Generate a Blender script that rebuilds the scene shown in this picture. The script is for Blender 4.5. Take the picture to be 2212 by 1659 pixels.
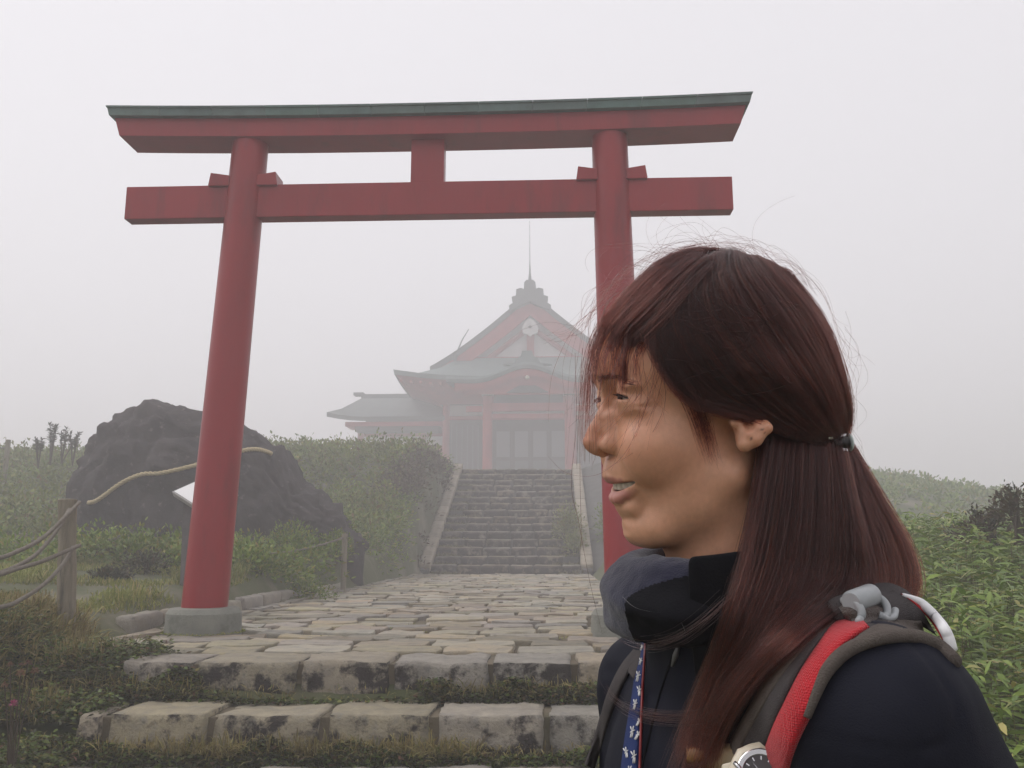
import bpy, bmesh, math, random
import numpy as np
from mathutils import Vector, Matrix, noise as mnoise
for o in list(bpy.data.objects): bpy.data.objects.remove(o)
SC = bpy.context.scene
COL = SC.collection
PI = math.pi
# ------------------------------------------------------------------ camera
CAM_Z = 0.785                    # metres above the paved court
PITCH = math.radians(10.31)
FOC = 1914.7                     # focal length for a 2212 wide picture
cam_d = bpy.data.cameras.new('camera'); cam = bpy.data.objects.new('camera', cam_d); COL.objects.link(cam)
cam.location = (0, 0, CAM_Z); cam.rotation_euler = (PI/2 + PITCH, 0, 0)
cam_d.sensor_width = 36; cam_d.lens = FOC/2212*36; cam_d.clip_start = 0.02; cam_d.clip_end = 2000
SC.camera = cam
# ------------------------------------------------------------------ overcast sky
SUN_EL, SUN_AZ = math.radians(50), math.radians(-82)
w = bpy.data.worlds.new('World'); SC.world = w; w.use_nodes = True
nt = w.node_tree; nt.nodes.clear()
out = nt.nodes.new('ShaderNodeOutputWorld'); bg = nt.nodes.new('ShaderNodeBackground')
sky = nt.nodes.new('ShaderNodeTexSky'); sky.sky_type = 'NISHITA'; sky.sun_disc = False
sky.sun_elevation = SUN_EL; sky.sun_rotation = SUN_AZ; sky.air_density = 1.0; sky.dust_density = 6.0; sky.altitude = 1300
hs = nt.nodes.new('ShaderNodeHueSaturation'); hs.inputs['Saturation'].default_value = 0.10
mx = nt.nodes.new('ShaderNodeMixRGB'); mx.inputs['Fac'].default_value = 0.75
mx.inputs['Color2'].default_value = (8.6, 8.4, 8.85, 1)          # even cloud cover
nt.links.new(sky.outputs[0], hs.inputs['Color']); nt.links.new(hs.outputs[0], mx.inputs['Color1'])
nt.links.new(mx.outputs[0], bg.inputs['Color']); bg.inputs['Strength'].default_value = 0.10
nt.links.new(bg.outputs[0], out.inputs['Surface'])
sun_d = bpy.data.lights.new('sun', 'SUN'); sun_d.energy = 1.4; sun_d.angle = math.radians(40); sun_d.color = (1, 0.97, 0.93)
sun = bpy.data.objects.new('sun', sun_d); COL.objects.link(sun)
sdir = Vector((math.sin(SUN_AZ)*math.cos(SUN_EL), math.cos(SUN_AZ)*math.cos(SUN_EL), math.sin(SUN_EL)))
sun.rotation_euler = sdir.to_track_quat('Z', 'Y').to_euler()
SC.view_settings.view_transform = 'Standard'; SC.view_settings.look = 'None'
SC.view_settings.exposure = 0.36; SC.view_settings.gamma = 1.0; SC.view_settings.use_curve_mapping = False
SC.render.engine = 'CYCLES'
cy = SC.cycles
cy.use_denoising = True; cy.max_bounces = 12; cy.diffuse_bounces = 4; cy.glossy_bounces = 3
cy.transmission_bounces = 4; cy.volume_bounces = 8; cy.transparent_max_bounces = 12
cy.use_adaptive_sampling = False; cy.caustics_reflective = False; cy.caustics_refractive = False
# ------------------------------------------------------------------ pixel <-> world (authoring aid: every point gets its own real distance)
CP, SP = math.cos(PITCH), math.sin(PITCH)
def ray(px, py):
    a = (px - 1106)/FOC; b = (829.5 - py)/FOC
    return np.array([a, CP - b*SP, SP + b*CP])
def at(px, py, Y):
    r = ray(px, py); t = Y/r[1]
    return Vector((r[0]*t, Y, CAM_Z + r[2]*t))
def atz(px, py, z):
    r = ray(px, py); t = (z - CAM_Z)/r[2]
    return Vector((r[0]*t, r[1]*t, z))
def proj(p):
    x, y, z = p[0], p[1], p[2] - CAM_Z
    d = y*CP + z*SP; u = -y*SP + z*CP
    return 1106 + FOC*x/d, 829.5 - FOC*u/d
# ------------------------------------------------------------------ helpers
RNG = np.random.default_rng(7)
random.seed(7)
def tag(o, label=None, cat=None, group=None, kind=None):
    if label: o['label'] = label
    if cat: o['category'] = cat
    if group: o['group'] = group
    if kind: o['kind'] = kind
    return o
def empty(name, loc=(0, 0, 0), rz=0.0):
    o = bpy.data.objects.new(name, None); COL.objects.link(o)
    o.empty_display_size = 0.1; o.location = loc; o.rotation_euler = (0, 0, rz)
    return o
def thing(name, label, cat, loc=(0, 0, 0), rz=0.0, group=None):
    return tag(empty(name, loc, rz), label, cat, group)
class MB:
    def __init__(s): s.v = []; s.f = []; s.n = 0
    def add(s, verts, faces):
        b = s.n
        s.v.extend([tuple(p) for p in verts]); s.n += len(verts)
        s.f.extend([tuple(i + b for i in f) for f in faces])
        return s
    def box(s, c, d, R=None, taper=1.0):
        c = Vector(c); hx, hy, hz = d[0]/2, d[1]/2, d[2]/2
        vs = []
        for z in (-hz, hz):
            t = taper if z > 0 else 1.0
            for x, y in ((-hx, -hy), (hx, -hy), (hx, hy), (-hx, hy)):
                p = Vector((x*t, y*t, z))
                if R is not None: p = R @ p
                vs.append(c + p)
        return s.add(vs, [(3, 2, 1, 0), (4, 5, 6, 7), (0, 1, 5, 4), (1, 2, 6, 5), (2, 3, 7, 6), (3, 0, 4, 7)])
    def prism(s, poly, y0, y1):            # polygon in x,z (counter-clockwise seen from -y) pushed along y
        n = len(poly)
        vs = [(x, y0, z) for x, z in poly] + [(x, y1, z) for x, z in poly]
        fs = [tuple(range(n)), tuple(range(2*n - 1, n - 1, -1))]
        for i in range(n):
            j = (i + 1) % n; fs.append((j, i, n + i, n + j))
        return s.add(vs, fs)
    def tube(s, pts, rad, n=8, cap=True):
        pts = [Vector(p) for p in pts]; m = len(pts)
        rs = rad if hasattr(rad, '__len__') else [rad]*m
        ref = Vector((0.13, 0.21, 0.97)); vs = []
        T0 = (pts[1] - pts[0]).normalized()
        N = T0.cross(ref)
        if N.length < 0.1: N = T0.cross(Vector((1, 0, 0)))
        N.normalize()
        for i in range(m):
            T = (pts[min(i + 1, m - 1)] - pts[max(i - 1, 0)])
            if T.length < 1e-9: T = T0
            T.normalize(); N = (N - T*N.dot(T)).normalized(); B = T.cross(N)
            for k in range(n):
                a = 2*PI*k/n
                vs.append(pts[i] + (N*math.cos(a) + B*math.sin(a))*rs[i])
        fs = []
        for i in range(m - 1):
            for k in range(n):
                k2 = (k + 1) % n
                fs.append((i*n + k, i*n + k2, (i + 1)*n + k2, (i + 1)*n + k))
        if cap: fs.append(tuple(range(n - 1, -1, -1))); fs.append(tuple((m - 1)*n + k for k in range(n)))
        return s.add(vs, fs)
    def lathe(s, c, prof, n=24):            # prof: (radius, z)
        c = Vector(c); vs = []; m = len(prof)
        for r, z in prof:
            for k in range(n):
                a = 2*PI*k/n; vs.append(c + Vector((r*math.cos(a), r*math.sin(a), z)))
        fs = []
        for i in range(m - 1):
            for k in range(n):
                k2 = (k + 1) % n; fs.append((i*n + k, i*n + k2, (i + 1)*n + k2, (i + 1)*n + k))
        fs.append(tuple(range(n - 1, -1, -1))); fs.append(tuple((m - 1)*n + k for k in range(n)))
        return s.add(vs, fs)
    def grid(s, P, flip=False):             # P[i][j]
        a, b = len(P), len(P[0]); vs = [p for row in P for p in row]; fs = []
        for i in range(a - 1):
            for j in range(b - 1):
                q = (i*b + j, i*b + j + 1, (i + 1)*b + j + 1, (i + 1)*b + j)
                fs.append(q[::-1] if flip else q)
        return s.add(vs, fs)
    def build(s, name, mat, parent=None, smooth=False, bevel=0.0, auto=None):
        return mesh_obj(name, s.v, s.f, mat, parent, smooth, bevel, auto)
def mesh_obj(name, verts, faces, mat, parent=None, smooth=False, bevel=0.0, auto=None):
    me = bpy.data.meshes.new(name)
    me.from_pydata([tuple(map(float, p)) for p in verts], [], [tuple(map(int, f)) for f in faces])
    return link_mesh(name, me, mat, parent, smooth, bevel, auto)
def np_mesh(name, V, F):                   # fast: V (n,3), F (m,3 or 4)
    me = bpy.data.meshes.new(name)
    V = np.ascontiguousarray(V, np.float32); F = np.ascontiguousarray(F, np.int32)
    k = F.shape[1]
    me.vertices.add(len(V)); me.vertices.foreach_set('co', V.ravel())
    me.loops.add(F.size); me.loops.foreach_set('vertex_index', F.ravel())
    me.polygons.add(len(F)); me.polygons.foreach_set('loop_start', np.arange(0, F.size, k, dtype=np.int32))
    me.update(calc_edges=True); me.validate()
    return me
def link_mesh(name, me, mat, parent=None, smooth=False, bevel=0.0, auto=None):
    if mat is not None:
        for m in (mat if isinstance(mat, (list, tuple)) else [mat]): me.materials.append(m)
    if bevel > 0 or auto is not None:
        bm = bmesh.new(); bm.from_mesh(me)
        if bevel > 0:
            es = [e for e in bm.edges if len(e.link_faces) == 2 and e.calc_face_angle(0) > 0.5]
            bmesh.ops.bevel(bm, geom=es, offset=bevel, segments=2, affect='EDGES', profile=0.6, clamp_overlap=True)
        if auto is not None:
            for e in bm.edges:
                if len(e.link_faces) == 2 and e.calc_face_angle(0) > auto: e.smooth = False
        bm.to_mesh(me); bm.free()
    if smooth or auto is not None:
        me.polygons.foreach_set('use_smooth', [True]*len(me.polygons))
    o = bpy.data.objects.new(name, me); COL.objects.link(o)
    if parent is not None: o.parent = parent
    return o
def fbm(x, y, z=0.0, oct=4): return mnoise.fractal(Vector((x, y, z)), 1.0, 2.0, oct)
def vnoise3(P, seed=0):                    # smooth value noise for arrays of points, about -1..1
    P = np.asarray(P, np.float64); i = np.floor(P).astype(np.int64); f = P - i; f = f*f*(3 - 2*f)
    def h(a, b, c):
        n = (a*374761393 + b*668265263 + c*2147483647 + seed*1274126177) & 0xffffffff
        n = ((n ^ (n >> 13))*1274126177) & 0xffffffff
        n = (n ^ (n >> 16)) & 0xffff
        return n/32767.5 - 1.0
    r = 0
    for dx in (0, 1):
        for dy in (0, 1):
            for dz in (0, 1):
                wgt = (f[..., 0] if dx else 1 - f[..., 0])*(f[..., 1] if dy else 1 - f[..., 1])*(f[..., 2] if dz else 1 - f[..., 2])
                r = r + wgt*h(i[..., 0] + dx, i[..., 1] + dy, i[..., 2] + dz)
    return r
def sstep(x, a, b):
    t = np.clip((x - a)/(b - a), 0, 1); return t*t*(3 - 2*t)
def catmull(pts, n):
    P = np.asarray(pts, float); m = len(P)
    E = np.vstack([2*P[0] - P[1], P, 2*P[-1] - P[-2]])
    t = np.linspace(0, m - 1, n); i = np.minimum(t.astype(int), m - 2); f = (t - i)[:, None]
    a, b, c, d = E[i], E[i + 1], E[i + 2], E[i + 3]
    return 0.5*(2*b + (c - a)*f + (2*a - 5*b + 4*c - d)*f*f + (3*b - a - 3*c + d)*f**3)
# ------------------------------------------------------------------ materials
def mat(name, col, rough=0.7, var=None, vscale=6.0, bump=0.0, bscale=40.0, spec=0.4, per='none', hue=0.0, val=0.0, metal=0.0,
        stain=None, stscale=2.0, stlo=0.5, sthi=0.65, sss=0.0, detail=6.0, sheen=0.0, coat=0.0, stretch=None):
    """principled surface; var = second colour mixed in by noise; per = 'object' / 'island' varies single pieces; stain = third colour in patches"""
    m = bpy.data.materials.new(name); m.use_nodes = True; t = m.node_tree; N = t.nodes; L = t.links
    b = N['Principled BSDF']; b.inputs['Roughness'].default_value = rough
    b.inputs['Specular IOR Level'].default_value = spec; b.inputs['Metallic'].default_value = metal
    if sheen: b.inputs['Sheen Weight'].default_value = sheen
    if coat: b.inputs['Coat Weight'].default_value = coat
    tc = N.new('ShaderNodeTexCoord'); vec = tc.outputs['Object']
    if stretch:
        mp = N.new('ShaderNodeMapping'); mp.inputs['Scale'].default_value = stretch; L.new(vec, mp.inputs['Vector']); vec = mp.outputs[0]
    c = None
    def rgb(x):
        n = N.new('ShaderNodeRGB'); n.outputs[0].default_value = (*x, 1); return n.outputs[0]
    c = rgb(col)
    def noise(scale, det=detail, off=0):
        n = N.new('ShaderNodeTexNoise'); n.inputs['Scale'].default_value = scale; n.inputs['Detail'].default_value = det
        n.inputs['Roughness'].default_value = 0.62
        L.new(vec, n.inputs['Vector']); return n.outputs['Fac']
    def ramp(s, lo, hi):
        r = N.new('ShaderNodeMapRange'); r.inputs['From Min'].default_value = lo; r.inputs['From Max'].default_value = hi
        L.new(s, r.inputs['Value']); return r.outputs[0]
    def mix(f, a, bb):
        x = N.new('ShaderNodeMixRGB'); L.new(f, x.inputs['Fac']); L.new(a, x.inputs['Color1']); L.new(bb, x.inputs['Color2']); return x.outputs[0]
    if var: c = mix(ramp(noise(vscale), 0.32, 0.68), c, rgb(var))
    if stain: c = mix(ramp(noise(stscale, 8.0), stlo, sthi), c, rgb(stain))
    if per != 'none':
        if per == 'object': rnd = N.new('ShaderNodeObjectInfo').outputs['Random']
        else: rnd = N.new('ShaderNodeNewGeometry').outputs['Random Per Island']
        h = N.new('ShaderNodeHueSaturation'); L.new(c, h.inputs['Color'])
        mr = N.new('ShaderNodeMapRange'); mr.inputs['To Min'].default_value = 0.5 - hue; mr.inputs['To Max'].default_value = 0.5 + hue
        L.new(rnd, mr.inputs['Value']); L.new(mr.outputs[0], h.inputs['Hue'])
        wn = N.new('ShaderNodeTexWhiteNoise'); wn.noise_dimensions = '1D'; L.new(rnd, wn.inputs['W'])
        mv = N.new('ShaderNodeMapRange'); mv.inputs['To Min'].default_value = 1 - val; mv.inputs['To Max'].default_value = 1 + val
        L.new(wn.outputs['Value'], mv.inputs['Value']); L.new(mv.outputs[0], h.inputs['Value'])
        ms = N.new('ShaderNodeMapRange'); ms.inputs['To Min'].default_value = 0.45; ms.inputs['To Max'].default_value = 1.25
        L.new(wn.outputs['Color'], ms.inputs['Value'])
        if hue > 0: L.new(ms.outputs[0], h.inputs['Saturation'])
        c = h.outputs[0]
    L.new(c, b.inputs['Base Color'])
    if bump:
        bn = N.new('ShaderNodeBump'); bn.inputs['Strength'].default_value = min(1.0, bump); bn.inputs['Distance'].default_value = 0.01*max(1, bump)
        L.new(noise(bscale, 8.0), bn.inputs['Height']); L.new(bn.outputs[0], b.inputs['Normal'])
    if sss:
        b.inputs['Subsurface Weight'].default_value = sss; b.inputs['Subsurface Radius'].default_value = (1.0, 0.35, 0.2); b.inputs['Subsurface Scale'].default_value = 0.006
    return m
def leaf_mat(name, c1, c2, c3=None, rough=0.55, trans=0.25, per='island'):
    m = bpy.data.materials.new(name); m.use_nodes = True; t = m.node_tree; N = t.nodes; L = t.links
    b = N['Principled BSDF']; b.inputs['Roughness'].default_value = rough; b.inputs['Specular IOR Level'].default_value = 0.35
    g = N.new('ShaderNodeNewGeometry'); wn = g.outputs['Random Per Island']
    cr = N.new('ShaderNodeValToRGB'); L.new(wn, cr.inputs[0])
    e = cr.color_ramp.elements; e[0].color = (*c1, 1); e[1].color = (*c2, 1); e[1].position = 0.8 if c3 else 1.0
    if c3: x = e.new(0.97); x.color = (*c3, 1)
    tc = N.new('ShaderNodeTexCoord'); n = N.new('ShaderNodeTexNoise'); n.inputs['Scale'].default_value = 0.8; n.inputs['Detail'].default_value = 4
    L.new(tc.outputs['Object'], n.inputs['Vector'])
    h = N.new('ShaderNodeHueSaturation'); L.new(cr.outputs[0], h.inputs['Color'])
    mv = N.new('ShaderNodeMapRange'); mv.inputs['From Min'].default_value = 0.3; mv.inputs['From Max'].default_value = 0.7
    mv.inputs['To Min'].default_value = 0.6; mv.inputs['To Max'].default_value = 1.35
    L.new(n.outputs['Fac'], mv.inputs['Value']); L.new(mv.outputs[0], h.inputs['Value'])
    L.new(h.outputs[0], b.inputs['Base Color'])
    tr = N.new('ShaderNodeBsdfTranslucent'); L.new(h.outputs[0], tr.inputs['Color'])
    ms = N.new('ShaderNodeMixShader'); ms.inputs[0].default_value = trans
    L.new(b.outputs[0], ms.inputs[1]); L.new(tr.outputs[0], ms.inputs[2])
    L.new(ms.outputs[0], N['Material Output'].inputs['Surface'])
    return m
# ================================================================== materials of the place
M = {}
M['earth'] = mat('earth', (0.085, 0.080, 0.040), 0.95, var=(0.06, 0.075, 0.025), vscale=1.5, bump=1.0, bscale=12, stain=(0.17, 0.15, 0.11), stscale=0.7)
M['mortar'] = mat('mortar', (0.155, 0.125, 0.085), 0.95, var=(0.095, 0.078, 0.048), vscale=3.0, bump=1.0, bscale=30, stain=(0.07, 0.068, 0.035), stscale=1.6, stlo=0.55, sthi=0.7)
M['slab'] = mat('paving_stone', (0.35, 0.29, 0.20), 0.88, var=(0.235, 0.215, 0.175), vscale=7, bump=1.2, bscale=55, per='object', hue=0.022, val=0.28, stain=(0.16, 0.15, 0.125), stscale=9, stlo=0.56, sthi=0.75)
M['slab_far'] = mat('paving_stone_far', (0.35, 0.29, 0.20), 0.88, var=(0.235, 0.215, 0.175), vscale=5, bump=1.0, bscale=40, per='island', hue=0.02, val=0.2)
M['kerb'] = mat('kerb_stone', (0.31, 0.265, 0.195), 0.9, var=(0.22, 0.20, 0.17), vscale=5, bump=1.2, bscale=45, per='object', hue=0.01, val=0.14, stain=(0.09, 0.08, 0.07), stscale=6, stlo=0.54, sthi=0.66)
M['stair'] = mat('stair_stone', (0.235, 0.195, 0.14), 0.92, var=(0.13, 0.105, 0.075), vscale=3, bump=1.0, bscale=30, per='object', hue=0.01, val=0.18, stain=(0.25, 0.225, 0.185), stscale=4, stlo=0.55, sthi=0.7)
M['balus'] = mat('coping_stone', (0.33, 0.285, 0.225), 0.9, var=(0.21, 0.18, 0.14), vscale=4, bump=0.8, bscale=30, per='object', val=0.12)
M['dark_wall'] = mat('dark_wall', (0.11, 0.105, 0.10), 0.95, var=(0.07, 0.065, 0.06), vscale=3, bump=1, bscale=20)
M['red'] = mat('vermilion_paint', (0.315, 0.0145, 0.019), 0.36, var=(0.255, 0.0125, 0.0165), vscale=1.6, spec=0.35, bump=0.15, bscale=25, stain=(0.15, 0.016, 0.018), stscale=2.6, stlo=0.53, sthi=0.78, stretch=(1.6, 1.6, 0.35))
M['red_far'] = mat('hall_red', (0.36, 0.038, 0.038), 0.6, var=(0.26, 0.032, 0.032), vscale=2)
M['copper'] = mat('copper_patina', (0.10, 0.165, 0.145), 0.6, var=(0.065, 0.10, 0.088), vscale=4, bump=0.3, bscale=20, per='object', val=0.12, hue=0.015)
M['copper_roof'] = mat('copper_roof', (0.125, 0.18, 0.168), 0.6, var=(0.085, 0.12, 0.115), vscale=1.5, bump=0.3, bscale=12)
M['roof_dark'] = mat('roof_dark', (0.10, 0.125, 0.12), 0.7, var=(0.07, 0.085, 0.085), vscale=2)
M['concrete'] = mat('concrete', (0.25, 0.25, 0.215), 0.9, var=(0.18, 0.185, 0.16), vscale=6, bump=0.8, bscale=60, stain=(0.11, 0.12, 0.095), stscale=4, stlo=0.55, sthi=0.7)
M['plaster'] = mat('plaster', (0.62, 0.60, 0.58), 0.9, var=(0.52, 0.5, 0.48), vscale=2)
M['dark_wood'] = mat('dark_wood', (0.05, 0.045, 0.045), 0.7, var=(0.035, 0.03, 0.03), vscale=4)
M['glass'] = mat('dim_glass', (0.20, 0.21, 0.22), 0.25, spec=0.5)
M['gilt'] = mat('gilt', (0.55, 0.5, 0.4), 0.5)
M['rock'] = mat('lava_rock', (0.058, 0.047, 0.047), 0.95, var=(0.032, 0.026, 0.027), vscale=3.0, bump=2.0, bscale=9, stain=(0.15, 0.13, 0.12), stscale=7.0, stlo=0.6, sthi=0.72, detail=10)
M['rope'] = mat('straw_rope', (0.52, 0.43, 0.27), 0.9, var=(0.42, 0.34, 0.2), vscale=30, bump=0.5, bscale=80)
M['grey_rope'] = mat('grey_rope', (0.21, 0.185, 0.15), 0.95, var=(0.15, 0.13, 0.11), vscale=40, bump=0.5, bscale=120)
M['post'] = mat('weathered_post', (0.27, 0.235, 0.175), 0.9, var=(0.18, 0.155, 0.115), vscale=5, bump=0.8, bscale=20, stretch=(6, 6, 0.8), stain=(0.10, 0.09, 0.07), stscale=4, stlo=0.56, sthi=0.7)
M['sign_face'] = mat('sign_face', (0.78, 0.78, 0.78), 0.35)
M['sign_stone'] = mat('sign_stone', (0.12, 0.11, 0.11), 0.9, var=(0.08, 0.075, 0.075), vscale=10, bump=0.6, bscale=60)
M['sign_edge'] = mat('sign_edge', (0.30, 0.29, 0.28), 0.6)
# ================================================================== terrain
AX = lambda y: -0.885 + 0.043*(y - 8.4)          # middle line of the approach
HW = 2.34                                       # half width of the paving
Y1, Y2, Y3 = 6.30, 5.77, 5.15                   # front edges of the three steps
Z2, Z3, Z4 = -0.25, -0.52, -0.64
YS0, YS1, ZTOP, NST = 25.1, 33.9, 3.60, 15      # the far stairs
def stair_z(y): return np.clip((y - YS0)/(YS1 - YS0), 0, 1)*ZTOP
def ground(x, y):
    x = np.asarray(x, float); y = np.asarray(y, float)
    ax = AX(y); sl = (ax - HW) - x; sr = x - (ax + HW)
    yy = np.clip(y, -60, 120)
    fall = sstep(yy, 3.6, 6.6)                                   # drops beside the front steps
    nL = 0.10*vnoise3(np.stack([x*0.5, y*0.5, x*0], -1), 3) + 0.28*vnoise3(np.stack([x*0.17, y*0.17, x*0], -1), 5)*sstep(yy, 12, 22)
    zl = -0.56 + fall*(0.60 + 0.20*sstep(sl, 0.0, 0.6)) + 0.052*np.clip(yy - 8.5, 0, 9.5)
    zl = zl + 3.2*sstep(yy + 0.28*np.clip(sl, 0, 6), 18.5, 34) + nL
    zl = zl - 0.016*np.clip(sl - 6, 0, 30)*sstep(yy, 10, 20)
    zl = np.where(sl < 0.8, np.minimum(zl, zl*0 + 3.4 + 0*zl), zl)
    # right flank: bamboo grass bank climbing away
    zr = -0.95 + 0.135*np.clip(yy, 0, 12) - 0.25*sstep(yy, 12, 17) + 3.7*sstep(yy, 18, 46) + 0.12*nL - 0.13*np.clip(x - 0.39*yy, 0, 12)*sstep(yy, 18, 40)
    zr = zr*sstep(sr, -0.2, 1.4) + (-0.64 + fall*0.66)*(1 - sstep(sr, -0.2, 1.4))
    corridor = np.where(y > YS0, stair_z(y) - 0.35, np.where(y > Y1 + 0.1, -0.07, np.where(y > Y2 + 0.1, Z2 - 0.07, np.where(y > Y3 + 0.1, Z3 - 0.07, Z4))))
    corridor = np.where(y > YS1, ZTOP - 0.04, corridor)
    t = np.maximum(sl, sr)
    side = np.where(sl > sr, zl, zr)
    # keep the banks from spilling onto the stairs
    e = sstep(t, 0.02, 0.30)
    z = corridor*(1 - e) + side*e
    plat = ZTOP - 0.05 + 0*z
    pm = sstep(yy, 33.2, 35.0)*(1 - sstep(np.abs(x - 0.7), 9, 13))
    z = z*(1 - pm) + np.minimum(z, plat)*pm
    near = (1 - sstep(yy, 3.6, 5.0))*(1 - sstep(np.abs(x), 2.2, 3.4))
    z = z*(1 - near) + Z4*near
    return z
def build_ground():
    def axis_pts(lim, fine, step0):
        pts = [0.0]; s = step0
        while pts[-1] < lim:
            if pts[-1] > fine: s *= 1.12
            pts.append(pts[-1] + s)
        return np.array(pts)
    xs = axis_pts(260, 9, 0.2); xs = np.concatenate([-xs[:0:-1], xs])
    ys = np.concatenate([-axis_pts(60, 1, 0.4)[:0:-1], axis_pts(300, 36, 0.2)])
    X, Y = np.meshgrid(xs, ys, indexing='ij')
    Z = ground(X, Y)
    # rough soil away from the masonry
    V = np.stack([X, Y, Z], -1).reshape(-1, 3)
    na, nb = X.shape; idx = np.arange(na*nb).reshape(na, nb)
    F = np.stack([idx[:-1, :-1], idx[1:, :-1], idx[1:, 1:], idx[:-1, 1:]], -1).reshape(-1, 4)
    o = link_mesh('ground', np_mesh('ground', V, F), M['earth'], smooth=True)
    tag(o, kind='structure')
build_ground()
# ================================================================== stones
def stone_mesh(name, lx, ly, lz, rng, rough=0.03, seg=12, soft=False):
    """a worn block, base at z=-lz, top at 0: outline of a rounded rectangle with uneven edge, slightly domed"""
    MBs = MB(); prof = [(1.0, -lz), (1.0, -0.016), (0.985, -0.006), (0.955, 0.0), (0.0, 0.003)]
    if soft: prof = [(1.0, -lz), (1.0, -0.07), (0.96, -0.022), (0.88, 0.0), (0.0, 0.004)]
    ph = rng.uniform(0, 6.28, 6); out = []
    for k in range(seg):
        a = 2*PI*(k + 0.5)/seg; c, s_ = math.cos(a), math.sin(a)
        q = 1.0/max(1e-6, (abs(c)**11 + abs(s_)**11)**(1/11))
        wob = 1 + rough*(math.sin(2*a + ph[0]) + 0.7*math.sin(3*a + ph[1]) + 0.5*math.sin(5*a + ph[2]))
        out.append((q*c*lx/2*wob, q*s_*ly/2*wob))
    tz = rng.normal(0, 0.006, seg); vs = []
    tilt = rng.normal(0, 0.012, 2)
    for r, z in prof[:-1]:
        for k, (x, y) in enumerate(out):
            inset = (1 - r)*min(lx, ly)*0.5
            L = math.hypot(x, y); f = (L - inset)/L
            vs.append((x*f, y*f, z + (tz[k] + x*tilt[0] + y*tilt[1] if z > -0.05 else 0)))
    vs.append((0, 0, prof[-1][1])); fs = []
    for i in range(3):
        for k in range(seg):
            k2 = (k + 1) % seg; fs.append((i*seg + k, i*seg + k2, (i + 1)*seg + k2, (i + 1)*seg + k))
    for k in range(seg): fs.append((3*seg + k, 3*seg + (k + 1) % seg, 4*seg))
    me = bpy.data.meshes.new(name); me.from_pydata(vs, [], fs)
    me.polygons.foreach_set('use_smooth', [soft]*len(me.polygons))
    return me
def block_mesh(name, lx, ly, lz, rng, nx=14, ny=8, nz=6, amp=0.014, bev=0.015, fq=9.0):
    """large step block, finely divided and worn: front lower edge kept, corners rounded"""
    seed = int(rng.integers(1, 9999)); pts = {}; V = []; F = []
    def vid(i, j, k):
        key = (i, j, k)
        if key in pts: return pts[key]
        def warp(t, n): return t/n
        p = np.array([(warp(i, nx) - 0.5)*lx, (warp(j, ny) - 0.5)*ly, -lz + warp(k, nz)*lz])
        h = np.array([lx/2, ly/2, lz/2]); c = np.array([0, 0, -lz/2])
        d = p - c; q = np.clip(d, -(h - bev), h - bev); e = d - q; n = np.linalg.norm(e)
        if n > 1e-9: d = q + e/n*min(n, bev)
        P = d + c
        f = vnoise3((P*fq + seed).reshape(1, 3), seed)[0]; g = vnoise3((P*fq*3.1 + seed).reshape(1, 3), seed)[0]; g2 = vnoise3((P*fq*0.35 + seed).reshape(1, 3), seed)[0]
        nn = d/np.array([lx, ly, lz]); nn = nn/np.linalg.norm(nn)
        k_ = amp*(f + 0.55*g + 1.1*g2); side = 1.0 if abs(nn[2]) < 0.8 else 0.45
        P = P + nn*k_*side
        pts[key] = len(V); V.append(P); return pts[key]
    for (a, b, fix, n1, n2) in ((0, 1, (2, 0), nx, ny), (0, 1, (2, nz), nx, ny), (0, 2, (1, 0), nx, nz), (0, 2, (1, ny), nx, nz), (1, 2, (0, 0), ny, nz), (1, 2, (0, nx), ny, nz)):
        for u in range(n1):
            for v in range(n2):
                q = []
                for du, dv in ((0, 0), (1, 0), (1, 1), (0, 1)):
                    c = [0, 0, 0]; c[a] = u + du; c[b] = v + dv; c[fix[0]] = fix[1]; q.append(vid(*c))
                F.append(q)
    me = bpy.data.meshes.new(name); me.from_pydata([tuple(p) for p in V], [], F)
    bm = bmesh.new(); bm.from_mesh(me); bmesh.ops.recalc_face_normals(bm, faces=bm.faces); bm.to_mesh(me); bm.free()
    me.polygons.foreach_set('use_smooth', [True]*len(me.polygons))
    return me
ROTA = -math.atan(0.043)
def put(me, name, parent, m, loc, rz=0.0):
    if not me.materials: me.materials.append(m)
    o = bpy.data.objects.new(name, me); COL.objects.link(o); o.parent = parent; o.location = loc; o.rotation_euler = (0, 0, rz); return o
# ---- paved approach
def strip(name, y0, y1, z, half, matl, parent=None, n=24):
    mb = MB(); P = []
    for i in range(n + 1):
        y = y0 + (y1 - y0)*i/n; P.append([(AX(y) + half*t, y, z) for t in (-1, -0.5, 0, 0.5, 1)])
    mb.grid(P, flip=True)
    return mb.build(name, matl, parent)
path = strip('paved_path', Y1 + 0.15, YS0 + 0.1, -0.034, HW + 0.02, M['mortar']); tag(path, kind='structure')
rng = np.random.default_rng(21)
stones = []; y = Y1 + 0.56; row = 0
while y < YS0 - 0.05:
    d = rng.uniform(0.30, 0.40); yc = y + d/2
    x = -HW + rng.uniform(-0.12, 0.0) + (0.0 if row % 2 else -0.2)
    while x < HW - 0.1:
        wd = rng.uniform(0.40, 0.72)
        x0, x1 = max(x, -HW), min(x + wd, HW)
        if HW - x1 < 0.18: x1 = HW
        if x1 - x0 > 0.12: stones.append((AX(yc) + (x0 + x1)/2, yc, x1 - x0 - rng.uniform(0.016, 0.06), d - rng.uniform(0.004, 0.022)))
        x = x1 + 0.0 if x1 < HW else 9
        if rng.random() < 0.10: x += 0.09
    y += d; row += 1
ring_c = [(-2.835, 8.42), (1.075, 8.28)]
stones = [s for s in stones if all(math.hypot(s[0] - c[0], s[1] - c[1]) > 0.36 for c in ring_c)]
far_v, far_f, nb = [], [], 0
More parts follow.
